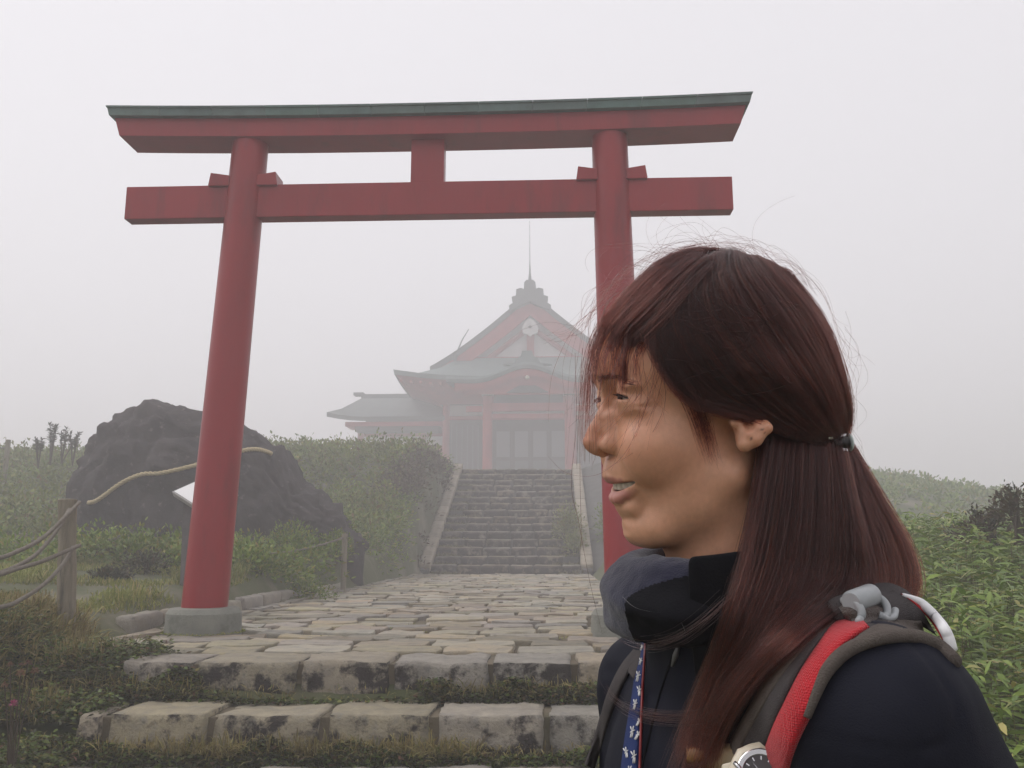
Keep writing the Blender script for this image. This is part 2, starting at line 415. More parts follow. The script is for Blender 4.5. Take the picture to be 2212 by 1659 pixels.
for i, (sx, sy, lx, ly) in enumerate(stones):
    me = stone_mesh('paving_stone', lx, ly, 0.05, rng, rough=0.022)
    z = rng.normal(0, 0.007)
    if i < 300: put(me, 'paving_stone', path, M['slab'], (sx, sy, z), ROTA + rng.normal(0, 0.02))
    else:
        c, s_ = math.cos(ROTA), math.sin(ROTA)
        for v in me.vertices: far_v.append((sx + v.co.x*c - v.co.y*s_, sy + v.co.x*s_ + v.co.y*c, v.co.z + z))
        far_f += [tuple(k + nb for k in p.vertices) for p in me.polygons]; nb += len(me.vertices); bpy.data.meshes.remove(me)
o = mesh_obj('far_paving_stones', far_v, far_f, M['slab_far'], path); o['kind'] = 'stuff'
# ---- front steps
M['step'] = mat('step_stone', (0.36, 0.305, 0.215), 0.9, var=(0.235, 0.205, 0.155), vscale=7, bump=1.6, bscale=60, per='object', hue=0.008, val=0.12, stain=(0.22, 0.205, 0.175), stscale=11, stlo=0.52, sthi=0.72)
def darken_upright(m, lo=0.47, hi=0.56):     # ragged dark tone on the upright faces only, tops left lighter
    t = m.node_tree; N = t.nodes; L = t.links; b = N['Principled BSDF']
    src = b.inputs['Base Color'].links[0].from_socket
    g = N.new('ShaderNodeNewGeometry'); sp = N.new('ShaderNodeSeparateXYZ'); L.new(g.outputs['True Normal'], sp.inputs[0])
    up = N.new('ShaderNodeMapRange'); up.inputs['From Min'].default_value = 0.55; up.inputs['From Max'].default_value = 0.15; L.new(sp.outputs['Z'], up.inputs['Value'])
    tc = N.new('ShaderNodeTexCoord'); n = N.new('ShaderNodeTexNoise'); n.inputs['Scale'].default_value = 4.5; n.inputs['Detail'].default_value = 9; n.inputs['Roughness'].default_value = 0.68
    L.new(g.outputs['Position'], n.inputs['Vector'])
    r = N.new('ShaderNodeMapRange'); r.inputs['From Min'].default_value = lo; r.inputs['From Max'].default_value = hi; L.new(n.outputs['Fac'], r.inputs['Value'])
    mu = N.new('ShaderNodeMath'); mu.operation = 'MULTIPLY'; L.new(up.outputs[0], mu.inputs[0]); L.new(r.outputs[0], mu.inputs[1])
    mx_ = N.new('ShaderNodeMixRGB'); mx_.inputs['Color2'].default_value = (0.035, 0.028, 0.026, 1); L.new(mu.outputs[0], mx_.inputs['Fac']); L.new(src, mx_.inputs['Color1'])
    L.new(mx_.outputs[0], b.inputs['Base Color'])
darken_upright(M['step'])
darken_upright(M['stair'], 0.36, 0.50)  # contrast of dark risers and light treads put into the colour
steps = []
def step_course(name, yf, ztop, depth, hgt, joints, seed):
    r = np.random.default_rng(seed)
    base = MB(); hw = HW + 0.55
    y0, y1 = yf + 0.035, yf + depth + 0.12
    xa_, xb_ = AX(yf) + joints[0] + 0.05, AX(yf) + joints[-1] - 0.05
    base.box(((xa_ + xb_)/2, (y0 + y1)/2, ztop - hgt/2 - 0.016), (xb_ - xa_, y1 - y0, hgt - 0.008))
    st = base.build(name, M['mortar']); tag(st, kind='structure')
    for a, b in zip(joints[:-1], joints[1:]):
        gap = r.uniform(0.025, 0.06); lx = b - a - gap
        ly = depth - r.uniform(0.0, 0.04)
        hh = hgt*r.uniform(0.80, 0.97)
        me = block_mesh('step_stone', lx, ly, hh, r)
        yo = yf + ly/2 + r.normal(0, 0.012)
        xc = AX(yf) + (a + b)/2
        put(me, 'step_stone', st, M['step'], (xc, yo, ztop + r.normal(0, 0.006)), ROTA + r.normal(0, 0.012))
    return st
# joints measured along the front, relative to the middle line (x at the front edge of each course)
ax1 = AX(Y1); ax2 = AX(Y2); ax3 = AX(Y3)
def jx(pxs, yline, z, ax): return [float(atz(p, yline, z)[0]) - ax for p in pxs]
j1 = jx([268, 425, 650, 850, 1060, 1245, 1450, 1660], 1430, 0, ax1) + [2.4]
j2 = jx([165, 232, 455, 703, 943, 1185, 1430, 1680], 1545, Z2, ax2) + [2.5]
j3 = [-2.6, -1.9, -1.25, -0.5, 0.2, 0.9, 1.6, 2.3]
step_course('upper_step', Y1, 0.0, 0.56, 0.25, j1, 3)
step_course('middle_step', Y2, Z2, 0.56, 0.27, j2, 4)
step_course('lower_step', Y3, Z3, 0.62, 0.2, j3, 5)
# ---- kerb stones along the left edge
kerb = tag(empty('kerb'), kind='structure'); r = np.random.default_rng(9)
y = 7.35
while y < 15.6:
    l = r.uniform(0.5, 0.85); yc = y + l/2; bend = 0.55*max(0, (8.9 - yc)/1.6)**1.5
    me = block_mesh('kerb_stone', 0.20, l - 0.03, 0.26, r, nx=4, ny=10, nz=5, amp=0.012, bev=0.04)
    put(me, 'kerb_stone', kerb, M['kerb'], (AX(yc) - HW - 0.20 - bend, yc, 0.15 + r.normal(0, 0.012)), ROTA + (0.35*max(0, (8.9 - yc)/1.6)))
    y += l
# edging course of the paving beside the kerb
y = 6.9
while y < YS0 - 0.4:
    l = r.uniform(0.6, 1.0); yc = y + l/2
    if math.hypot(AX(yc) - HW - 0.03 + 2.835, yc - 8.42) > 0.5:
        me = stone_mesh('edging_stone', 0.16, l - 0.03, 0.1, r, rough=0.012); put(me, 'edging_stone', kerb, M['kerb'], (AX(yc) - HW - 0.02, yc, 0.028 + r.normal(0, 0.006)), ROTA)
    y += l
# ---- far stairs
stairs = MB(); rise = ZTOP/NST; run = (YS1 - YS0)/NST
poly = [(YS0 + 0.06, -0.2)]
for i in range(NST):
    poly += [(YS0 + i*run + 0.06, (i + 1)*rise - 0.03), (YS0 + (i + 1)*run + 0.06, (i + 1)*rise - 0.03)]
poly += [(YS1 + 0.06, -0.2)]
n = len(poly); HS = 2.05
vs = [(AX(yy) - HS, yy, zz) for yy, zz in poly] + [(AX(yy) + HS, yy, zz) for yy, zz in poly]
fs = [(i, (i + 1) % n, n + (i + 1) % n, n + i) for i in range(n)]
stairs.add(vs, fs)
stair_o = stairs.build('stone_stairs', M['dark_wall']); tag(stair_o, kind='structure')
r = np.random.default_rng(31); slabs = [stone_mesh('stair_stone', 0.70, run + 0.10, rise*0.97, r, rough=0.02, soft=True) for _ in range(8)]
for i in range(NST):
    x = -HS + r.uniform(0, 0.3) - 0.3
    while x < HS - 0.2:
        me = slabs[r.integers(8)]
        sc = r.uniform(0.9, 1.15); l = 0.70*sc
        x0 = x + l/2; yc = YS0 + i*run + (run + 0.1)/2 - 0.02
        if abs(x0) < HS - 0.15:
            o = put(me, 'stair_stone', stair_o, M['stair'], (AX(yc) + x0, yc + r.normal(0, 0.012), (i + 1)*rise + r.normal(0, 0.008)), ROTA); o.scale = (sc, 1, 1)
        x += l + 0.015
def coping(sgn):
    c = tag(empty('stair_coping'), kind='structure'); rr = np.random.default_rng(5 + sgn)
    L = math.hypot(YS1 - YS0, ZTOP); ang = math.atan2(ZTOP, YS1 - YS0); k = 14; l = (L + 0.2)/k
    meshes = [block_mesh('coping_stone', 0.34, l - 0.02, 0.22, rr, nx=4, ny=6, nz=3, amp=0.008, bev=0.025) for _ in range(4)]
    for i in range(k):
        t = (i + 0.5)/k; yy = YS0 - 0.15 + t*(YS1 - YS0 + 0.1); zz = t*ZTOP + 0.26
        o = put(meshes[rr.integers(4)], 'coping_stone', c, M['balus'], (AX(yy) + sgn*2.25, yy, zz + rr.normal(0, 0.008)))
        o.rotation_euler = (ang, 0, ROTA)
    w_ = MB(); a0, a1 = AX(YS0) + sgn*2.25, AX(YS1) + sgn*2.25
    vs = []
    for (xx, yy) in ((a0, YS0 - 0.2), (a1, YS1)):
        h = 0.12 if yy < YS1 - 1 else ZTOP + 0.12
        for dx in (-0.13, 0.13): vs += [(xx + dx, yy, -0.3), (xx + dx, yy, h)]
    w_.add(vs, [(0, 2, 3, 1), (4, 5, 7, 6), (0, 1, 5, 4), (2, 6, 7, 3), (1, 3, 7, 5)])
    w_.build('coping_wall', M['dark_wall'], c)
coping(-1); coping(1)
# retaining wall right of the stairs
rw = MB()
P0, P1 = (AX(YS0) + 2.42, YS0 - 0.1), (AX(YS1) + 2.42, YS1)
rw.add([(P0[0], P0[1], -0.2), (P0[0] + 0.9, P0[1] + 0.2, -0.2), (P0[0] + 0.9, P0[1] + 0.2, 0.35), (P0[0], P0[1], 0.06),
        (P1[0], P1[1], 3.2), (P1[0] + 0.9, P1[1], 3.2), (P1[0] + 0.9, P1[1], ZTOP + 0.35), (P1[0], P1[1], ZTOP + 0.06)],
       [(0, 1, 2, 3), (7, 6, 5, 4), (3, 2, 6, 7), (1, 5, 6, 2), (0, 3, 7, 4)])
rwo = rw.build('retaining_slope', M['dark_wall']); tag(rwo, kind='structure')
# ================================================================== torii gate
def build_torii():
    T = thing('torii_gate', 'large vermilion torii gate with green copper capped lintel standing across the paved path', 'torii gate', (AX(8.4), 8.4, 0), ROTA)
    Minv = (Matrix.Translation((AX(8.4), 8.4, 0)) @ Matrix.Rotation(ROTA, 4, 'Z')).inverted()
    def L(px, py, dy=0.0):               # point of the photo in the gate's own plane (local coordinates)
        r0 = Vector(ray(px, py)); o0 = Vector((0, 0, CAM_Z))
        a = Minv @ o0; b = (Minv.to_3x3() @ r0); t = (dy - a.y)/b.y
        return a + b*t
    bot = [L(442, 1312), L(1357, 1312)]; top = [L(540.5, 320), L(1317, 316)]
    cx = (bot[0].x + bot[1].x)/2; hb = (bot[1].x - bot[0].x)/2; ht = (top[1].x - top[0].x)/2
    zb = 0.215; zt = 4.86
    def pxz(k, z): return bot[k].x + (top[k].x - bot[k].x)*(z - zb)/(4.74 - zb)
    for s in (-1, 1):
        mb = MB(); pts = []; rad = []
        for i in range(13):
            t = i/12; z = zb - 0.05 + (zt - zb + 0.05)*t
            pts.append((pxz((s + 1)//2, z), 0, z)); rad.append(0.208 - 0.030*t)
        mb.tube(pts, rad, n=40); mb.build('pillar', M['red'], T, auto=0.6)
        rg = MB(); rr = 0.335
        rg.lathe((cx + s*hb, 0, 0), [(rr + 0.01, -0.06), (rr + 0.005, 0.05), (rr, 0.17), (rr - 0.03, 0.212), (0.2, 0.222), (0.1, 0.222)], n=40)
        rg.build('base_ring', M['concrete'], T, auto=0.5)
    # tie beam
    dN = 0.085
    a, b = L(274, 397, -dN), L(1582, 390, -dN); a2, b2 = L(273, 464, -dN), L(1582, 461.5, -dN)
    z1 = (a.z + b.z)/2 + 0.006; z0 = (a2.z + b2.z)/2
    mb = MB(); mb.box(((a.x + b.x)/2, 0, (z0 + z1)/2), (b.x - a.x, 2*dN, z1 - z0)); mb.build('tie_beam', M['red'], T, bevel=0.008)
    # wedges
    for s in (-1, 1):
        zc = z1; px = pxz((s + 1)//2, zc + 0.05)
        for q in (-1, 1):
            mb = MB(); x0 = px + q*0.14; x1 = px + q*0.33
            poly = [(x0, z1 - 0.02), (x1 + q*0.02, z1 - 0.02), (x1, z1 + 0.118), (x0, z1 + 0.088)]
            if q < 0: poly = poly[::-1]
            mb.prism(poly, -0.125, 0.125); mb.build('wedge', M['red'], T, bevel=0.006)
    # strut
    a, b = L(890, 360), L(961, 360)
    mb = MB(); mb.box(((a.x + b.x)/2, 0, (z1 + 4.9)/2), (b.x - a.x, 0.15, 4.9 - z1)); mb.build('strut', M['red'], T, bevel=0.006)
    # lintel: front face, slanted ends, rising gently to both tips
    dK = 0.20; n = 28
    xl, xr = L(258, 290, -dK).x, L(1601, 278, -dK).x
    zlo, zhi = L(930, 288.5, -dK).z, L(930, 250, -dK).z
    mid = (xl + xr)/2; half = (xr - xl)/2
    def lift(t): return 0.045*abs(t)**2.4
    P = []
    for i in range(n + 1):
        t = -1 + 2*i/n
        def pt(y, z, ext): return (mid + t*(half + ext), y, z + lift(t))
        P.append([pt(-dK, zlo, 0), pt(-dK - 0.012, zhi, 0.055), pt(dK + 0.012, zhi, 0.055), pt(dK, zlo, 0), pt(-dK, zlo, 0)])
    mb = MB(); mb.grid(P); e = len(P[0])
    mb.f.append((3, 2, 1, 0)); mb.f.append((n*e, n*e + 1, n*e + 2, n*e + 3))
    mb.build('lintel', M['red'], T, auto=0.4)
    # under-lintel board seen from below is the lintel itself; copper cap in sheets
    k = 12
    for i in range(k):
        c = MB(); P = []
        for j in range(4):
            t = -1 + 2*(i + j/3)/k
            ex = 0.085
            def pt(y, z, e2=0.0): return (mid + t*(half + ex + e2) - (0.004 if j == 3 else 0), y, z + lift(t))
            o_ = 0.075
            P.append([pt(-dK - o_, zhi - 0.005), pt(-dK - o_ - 0.006, zhi + 0.068, 0.02), pt(-dK - o_ - 0.022, zhi + 0.072, 0.025), pt(-dK - o_ - 0.024, zhi + 0.090, 0.03), pt(0, zhi + 0.14, 0.03),
                      pt(dK + o_ + 0.024, zhi + 0.090, 0.03), pt(dK + o_, zhi - 0.005), pt(-dK - o_, zhi - 0.005)])
        c.grid(P); e = len(P[0]); c.f.append(tuple(range(e - 2, -1, -1))); c.f.append(tuple(3*e + q for q in range(e - 1)))
        c.build('copper_sheet', M['copper'], T, auto=0.3)
build_torii()
# ================================================================== shrine hall at the top of the stairs
def build_hall():
    R0 = 0.055; HSC = 1.6
    H = thing('shrine_hall', 'red shrine hall with green roofs, faint in the mist above the stairs', 'shrine', (0.70*HSC, 38.0*HSC, CAM_Z + (3.66 - CAM_Z)*HSC), -R0); H.scale = (HSC,)*3
    z0 = 0.0
    def B(name, c, d, m, par=H, bevel=0.0): return MB().box(c, d).build(name, m, par, bevel=bevel)
    # terrace and foundation
    B('foundation', (0, 6.2, -0.75), (17.6, 9.0, 1.8), M['plaster'])
    # porch columns with white bracket ends
    for s in (-1, 1):
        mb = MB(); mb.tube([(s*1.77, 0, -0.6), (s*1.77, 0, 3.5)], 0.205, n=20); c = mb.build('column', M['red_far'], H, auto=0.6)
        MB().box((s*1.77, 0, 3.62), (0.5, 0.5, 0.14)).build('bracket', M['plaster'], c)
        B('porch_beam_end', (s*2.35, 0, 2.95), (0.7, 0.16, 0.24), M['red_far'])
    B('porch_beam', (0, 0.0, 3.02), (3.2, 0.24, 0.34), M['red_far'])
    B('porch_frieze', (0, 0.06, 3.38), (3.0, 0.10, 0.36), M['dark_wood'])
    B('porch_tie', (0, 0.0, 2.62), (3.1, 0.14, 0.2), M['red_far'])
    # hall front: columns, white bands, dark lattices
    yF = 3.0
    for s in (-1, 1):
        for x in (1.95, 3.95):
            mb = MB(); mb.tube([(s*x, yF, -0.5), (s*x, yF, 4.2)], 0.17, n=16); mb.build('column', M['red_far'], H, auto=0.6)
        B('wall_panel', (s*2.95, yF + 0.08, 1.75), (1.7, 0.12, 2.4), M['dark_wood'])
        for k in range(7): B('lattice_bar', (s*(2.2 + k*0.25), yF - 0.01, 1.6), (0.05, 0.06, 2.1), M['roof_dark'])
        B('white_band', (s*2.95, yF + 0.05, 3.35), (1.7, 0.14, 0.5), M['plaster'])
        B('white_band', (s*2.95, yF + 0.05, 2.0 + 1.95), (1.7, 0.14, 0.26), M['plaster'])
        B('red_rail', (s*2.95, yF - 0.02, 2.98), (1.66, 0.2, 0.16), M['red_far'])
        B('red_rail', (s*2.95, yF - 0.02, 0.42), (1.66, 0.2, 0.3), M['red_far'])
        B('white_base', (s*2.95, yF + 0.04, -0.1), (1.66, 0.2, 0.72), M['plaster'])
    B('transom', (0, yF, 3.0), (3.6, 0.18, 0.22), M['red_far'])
    B('white_band', (0, yF + 0.06, 3.35), (3.5, 0.14, 0.42), M['plaster'])
    B('door_recess', (0, yF + 0.16, 1.3), (3.6, 0.1, 3.4), M['dark_wood'])
    for k in range(4):
        x = -1.28 + k*0.855
        d = B('door', (x, yF + 0.06, 1.25), (0.80, 0.07, 3.0), M['dark_wood'])
        MB().box((x, yF + 0.015, 1.75), (0.62, 0.03, 1.2), None).build('door_pane', M['glass'], d)
        MB().box((x, yF + 0.015, 0.55), (0.62, 0.03, 0.85), None).build('door_panel', M['roof_dark'], d)
    # body of the hall
    B('body', (0, yF + 4.3, 1.8), (8.2, 8.0, 5.0), M['dark_wood'])
    # ---- porch roof with cusped (karahafu) gable
    def kz(x):                                     # eave line of the porch gable
        t = min(1.0, abs(x)/2.35); return 3.92 + 0.62*(0.5 + 0.5*math.cos(PI*min(1, t)))**1.2
    n = 40; xs = [-3.45 + 6.9*i/n for i in range(n + 1)]
    th = 0.26
    P = []
    for x in xs:
        z = kz(x); e = 0.05*max(0, abs(x) - 2.6)
        P.append([(x, -1.05, z + e), (x, -1.10, z + th*0.55 + e), (x, -1.06, z + th + e), (x, 1.2, z + th + 0.35), (x, 3.3, z + th + 0.75), (x, 3.3, z + 0.4), (x, -0.95, z + e), (x, -1.05, z + e)])
    mb = MB(); mb.grid(P); e = len(P[0]); mb.f.append(tuple(range(e - 2, -1, -1))); mb.f.append(tuple(n*e + q for q in range(e - 1)))
    mb.build('porch_roof', M['copper_roof'], H, auto=0.6)
    P = []
    for x in xs[2:-2]:
        z = kz(x); P.append([(x, -0.93, z - 0.30 + 0.02*abs(x)), (x, -0.93, z + 0.02), (x, -0.83, z + 0.02), (x, -0.83, z - 0.30)])
    mb = MB(); mb.grid(P); mb.build('porch_gable_board', M['red_far'], H)
    P = []
    for x in xs[4:-4]: P.append([(x, -0.6, 3.50), (x, -0.6, kz(x) - 0.1)])
    MB().grid(P).build('porch_tympanum', M['red_far'], H)
    mb = MB(); mb.prism([(-0.9, 3.55), (0.9, 3.55), (0.35, 3.85), (-0.35, 3.85)], -0.72, -0.6); mb.build('frog_leg_strut', M['dark_wood'], H)
    mb = MB(); mb.lathe((0, -0.98, 4.15), [(0.001, -0.1), (0.09, -0.05), (0.1, 0.03), (0.001, 0.1)], n=10); mb.build('gilt_boss', M['gilt'], H)
    # porch ridge ornament
    mb = MB(); mb.prism([(-1.05, 4.72), (-0.55, 4.80), (-0.45, 5.0), (-0.28, 5.08), (-0.2, 5.32), (0.2, 5.32), (0.28, 5.08), (0.45, 5.0), (0.55, 4.80), (1.05, 4.72), (0, 4.66)], -0.95, -0.6)
    mb.build('porch_ridge_tile', M['copper_roof'], H)
    # ---- lower pent roof around the hall with upturned corners
    def ring(hx, y0, y1, z, up, n=10):
        pts = []
        for (xa, ya, xb, yb) in ((-hx, y0, hx, y0), (hx, y0, hx, y1), (hx, y1, -hx, y1), (-hx, y1, -hx, y0)):
            for i in range(n):
                t = i/n; c = abs(2*t - 1)**3
                pts.append((xa + (xb - xa)*t, ya + (yb - ya)*t, z + up*c))
        return pts
    rings = [ring(6.0, 0.6, 13.6, 4.30, 0.34), ring(6.05, 0.55, 13.65, 4.50, 0.36), ring(5.3, 1.3, 12.9, 4.62, 0.16), ring(4.2, 2.4, 11.8, 5.25, 0.04), ring(3.4, 3.2, 11.0, 5.9, 0.0)]
    mb = MB(); rr = [r_ + [r_[0]] for r_ in rings]; mb.grid(rr); mb.build('pent_roof', M['copper_roof'], H, auto=0.7)
    sof = [ring(5.95, 0.65, 13.55, 4.31, 0.34), ring(4.9, 1.8, 12.2, 3.95, 0.05), ring(4.2, 2.8, 11.4, 3.6, 0)]
    mb = MB(); mb.grid([r_ + [r_[0]] for r_ in sof], flip=True); mb.build('pent_soffit', M['red_far'], H, auto=0.7)
    for i in range(27):
        x = -5.7 + i*0.438
        if abs(x) > 3.3: B('rafter', (x, 1.6, 4.13 + 0.30*abs(x/6)**3), (0.12, 1.9, 0.12), M['red_far'])
    # ---- great gable
    def gz(x): t = abs(x)/4.75; return 9.05 - 3.75*t + 0.42*(t*t - t)*1.6 + 0.10*t**6
    n = 36; xs = [-4.75 + 9.5*i/n for i in range(n + 1)]; yG = 2.9; yB = 11.4
    P = []
    for x in xs:
        z = gz(x); P.append([(x, yG, z - 0.26), (x, yG - 0.05, z + 0.05), (x, yB, z + 0.05), (x, yB, z - 0.26), (x, yG, z - 0.26)])
    mb = MB(); mb.grid(P); e = len(P[0]); mb.f.append((3, 2, 1, 0)); mb.f.append((n*e, n*e + 1, n*e + 2, n*e + 3)); mb.build('main_roof', M['roof_dark'], H, auto=0.6)
    for s in (-1, 1):
        P = []
        for i in range(15):
            x = s*(4.6*i/14); z = gz(x); wd = 0.62 + 0.28*(1 - i/14)
            P.append([(x, yG + 0.08, z - 0.22), (x, yG + 0.08, z - 0.22 - wd), (x, yG + 0.2, z - 0.22 - wd), (x, yG + 0.2, z - 0.22)])
        mb = MB(); mb.grid(P, flip=s > 0); mb.build('bargeboard', M['red_far'], H)
    tri = [(x, gz(x) - 0.5) for x in xs[2:-2]]
    mb = MB(); P = [[(x, yG + 0.75, 5.2), (x, yG + 0.75, max(5.25, z))] for x, z in tri]; mb.grid(P); mb.build('gable_wall', M['plaster'], H)
    B('gable_beam', (0, yG + 0.6, 5.85), (5.6, 0.24, 0.26), M['red_far']); B('gable_post', (0, yG + 0.58, 6.6), (0.34, 0.22, 1.6), M['red_far'])
    for s in (-1, 1):
        mb = MB(); mb.tube([(s*0.1, yG + 0.62, 7.4), (s*2.0, yG + 0.62, 5.95)], 0.13, n=6); mb.build('gable_brace', M['red_far'], H)
    mb = MB(); mb.prism([(-0.12, 6.95), (0.0, 6.85), (0.12, 6.95), (0.34, 7.0), (0.38, 7.3), (0.2, 7.62), (0, 7.72), (-0.2, 7.62), (-0.38, 7.3), (-0.34, 7.0)], yG - 0.06, yG + 0.1)
    g = mb.build('gable_pendant', M['plaster'], H); mb = MB(); mb.lathe((0, yG - 0.09, 7.3), [(0.001, -0.08), (0.1, 0), (0.001, 0.08)], n=8); mb.build('pendant_boss', M['dark_wood'], g)
    # ridge and its end ornament, finial and lightning rod
    B('ridge', (0, (yG + yB)/2, 9.15), (0.55, yB - yG, 0.5), M['roof_dark'])
    orn = [(-0.95, 8.05), (-1.0, 8.3), (-0.82, 8.42), (-0.86, 8.72), (-0.66, 8.8), (-0.64, 9.1), (-0.42, 9.16), (-0.28, 9.1), (-0.27, 9.42), (-0.16, 9.55), (0.16, 9.55), (0.27, 9.42), (0.28, 9.1), (0.42, 9.16), (0.64, 9.1), (0.66, 8.8), (0.86, 8.72), (0.82, 8.42), (1.0, 8.3), (0.95, 8.05), (0, 8.5)]
    mb = MB(); mb.prism(orn, yG - 0.3, yG + 0.25); mb.build('ridge_ornament', M['roof_dark'], H)
    mb = MB(); mb.tube([(0, yG, 9.5), (0, yG, 10.0), (0, yG, 10.6), (0, yG, 12.6)], [0.10, 0.045, 0.022, 0.010], n=8); mb.build('lightning_rod', M['roof_dark'], H)
    mb = MB(); mb.tube([(-3.5, 2.7, 5.98), (-3.2, 2.7, 6.7), (-2.9, 2.7, 7.2)], [0.04, 0.03, 0.02], n=6); mb.tube([(-3.6, 2.75, 5.7), (-3.5, 2.7, 6.02)], 0.12, n=6); mb.build('aerial', M['roof_dark'], H)
    # ---- side wings
    for s in (-1, 1):
        xa, xb = s*8.35, s*4.0; xm = (xa + xb)/2; w_ = abs(xa - xb); yW = 4.0
        B('wing_wall', (xm, yW + 2.6, 1.3), (w_, 5.0, 3.4), M['red_far'])
        B('wing_band', (xm + s*-0.05, yW + 0.06, 2.05), (w_ - 0.5, 0.12, 0.42), M['plaster'])
        B('wing_beam', (xm, yW + 0.02, 1.55), (w_ + 0.1, 0.24, 0.26), M['red_far'])
        for k, (dx, wd) in enumerate(((1.0, 1.05), (2.4, 1.3), (3.75, 0.8))):
            f = B('wing_window', (xa - s*dx, yW + 0.05, 0.75), (wd, 0.12, 0.95), M['plaster'])
        B('wing_post', (xa - s*0.15, yW - 0.02, 0.9), (0.26, 0.26, 3.2), M['red_far']); B('wing_post', (xa - s*1.68, yW - 0.02, 0.9), (0.2, 0.22, 3.2), M['red_far']); B('wing_post', (xa - s*3.2, yW - 0.02, 0.9), (0.2, 0.22, 3.2), M['red_far'])
        # roof: eaves, stepped hip end, ridge
        zt = 4.45; zE = 2.95
        xo = xa + s*1.25; n = 10; P = []
        for i in range(n + 1):
            t = i/n; x = xo + (xb - xo)*t; u = 0.22*max(0, 1 - t*3.0)**2
            P.append([(x, yW - 1.15, zE - 0.08 + u), (x, yW - 1.2, zE + 0.12 + u), (x + (-s*0.45*max(0, 1 - t*2.5)), yW - 0.2, zE + 0.55 + u*0.5), (x - s*1.05*max(0, 1 - t*2.0), yW + 1.3, zt - 0.1), (x - s*1.05*max(0, 1 - t*2.0), yW + 3.4, zt - 0.1), (x, yW + 6.2, zE)])
        mb = MB(); mb.grid(P, flip=(s > 0)); mb.build('wing_roof', M['roof_dark'], H, auto=0.7)
        mb = MB(); mb.prism([(0, 0), (1, 0), (1, 1), (0, 1)], 0, 0.01) if False else None
        B('wing_ridge', ((xo - s*0.9 + xb)/2, yW + 2.2, zt + 0.05), (abs(xo - s*0.9 - xb), 0.5, 0.36), M['roof_dark'])
        B('wing_ridge_end', (xo - s*0.75, yW + 2.2, zt + 0.25), (0.5, 0.55, 0.14), M['roof_dark'])
        B('wing_soffit', ((xo + xb)/2 - s*0.4, yW - 0.25, zE - 0.2), (abs(xo - xb) - 0.9, 1.5, 0.2), M['red_far'])
        B('wing_eave_board', ((xo + xb)/2 - s*0.5, yW - 0.4, zE - 0.42), (abs(xo - xb) - 1.6, 0.9, 0.24), M['dark_wood'])
build_hall()
# ================================================================== boulder and straw rope
def build_boulder():
    c = Vector((-5.75, 17.6, 0.55))
    bm = bmesh.new(); bmesh.ops.create_icosphere(bm, subdivisions=6, radius=1.0)
    # outline heights of the boulder along x (metres from its middle)
    hx = [-2.62, -2.5, -2.23, -2.05, -1.8, -1.53, -0.87, -0.17, 0.30, 0.67, 0.92, 1.18, 1.63, 2.26, 2.65, 2.9]
    hz = [1.7, 2.15, 2.36, 2.62, 2.76, 2.84, 2.80, 2.70, 2.58, 2.38, 2.12, 1.92, 1.30, 0.88, 0.35, 0.0]
    V = np.array([v.co[:] for v in bm.verts])
    x = np.sign(V[:, 0])*np.abs(V[:, 0])**0.8*2.72
    y = np.sign(V[:, 1])*np.abs(V[:, 1])**0.8*1.7
    top = np.interp(x, hx, hz)
    zf = np.clip(V[:, 2]/np.maximum(np.sqrt(np.maximum(0, 1 - V[:, 0]**2)), 0.06), -1, 1)
    z = np.where(zf > 0, np.abs(zf)**0.6*top, -1.1*np.abs(zf))
    P = np.stack([x, y, z], -1); Nn = V
    d = 0.10*vnoise3(P*1.1 + 7, 1) + 0.12*vnoise3(P*2.6, 2) + 0.13*np.abs(vnoise3(P*4.5, 3)) - 0.10*np.exp(-(vnoise3(P*2.1 + 3, 6)/0.07)**2) + 0.06*np.abs(vnoise3(P*11, 4)) + 0.03*vnoise3(P*22, 5)
    P = P + Nn*d[:, None]
    for v, p in zip(bm.verts, P): v.co = p
    me = bpy.data.meshes.new('boulder'); bm.to_mesh(me); bm.free()
    o = link_mesh('boulder', me, M['rock'], smooth=True); o.location = c
    tag(o, 'big rugged dark lava boulder wrapped with a straw rope behind the left torii pillar', 'boulder')
    return o
boulder = build_boulder()
bpy.context.view_layer.update()
dg = bpy.context.evaluated_depsgraph_get()
from mathutils.bvhtree import BVHTree
bvh = BVHTree.FromObject(boulder, dg); bo = boulder.location
def on_boulder(px, py, off):
    r_ = Vector(ray(px, py)).normalized(); h = bvh.ray_cast(Vector((0, 0, CAM_Z)) - bo, r_)
    if h[0] is None: return at(px, py, 17.0)
    return h[0] + bo - r_*off
pix = [(190, 1086), (205, 1083), (228, 1068), (252, 1050), (280, 1034), (310, 1024), (345, 1022), (385, 1014), (425, 1004), (455, 996), (490, 984), (515, 976), (538, 971), (558, 971), (575, 975), (587, 980)]
pts = [on_boulder(x, y, 0.05) for x, y in pix]
ys = np.array([p.y for p in pts]); ys = np.convolve(np.pad(ys, 2, mode='edge'), np.ones(5)/5, 'valid')
pts = catmull([at(x, y, min(yy, p.y + 0.02)) for (x, y), yy, p in zip(pix, ys, pts)], 150)
mb = MB(); m_ = len(pts)
for k in range(3):
    q = []
    for i, p in enumerate(pts):
        T = Vector(pts[min(i + 1, m_ - 1)] - pts[max(i - 1, 0)]).normalized(); N_ = T.cross(Vector((0, 0, 1))).normalized(); B_ = T.cross(N_)
        a = i*0.75 + k*2*PI/3; q.append(Vector(p) + (N_*math.cos(a) + B_*math.sin(a))*0.020)
    mb.tube(q, 0.023, n=6)
tag(mb.build('straw_rope', M['rope'], smooth=True), 'thick twisted straw rope slung across the front of the dark boulder', 'rope')
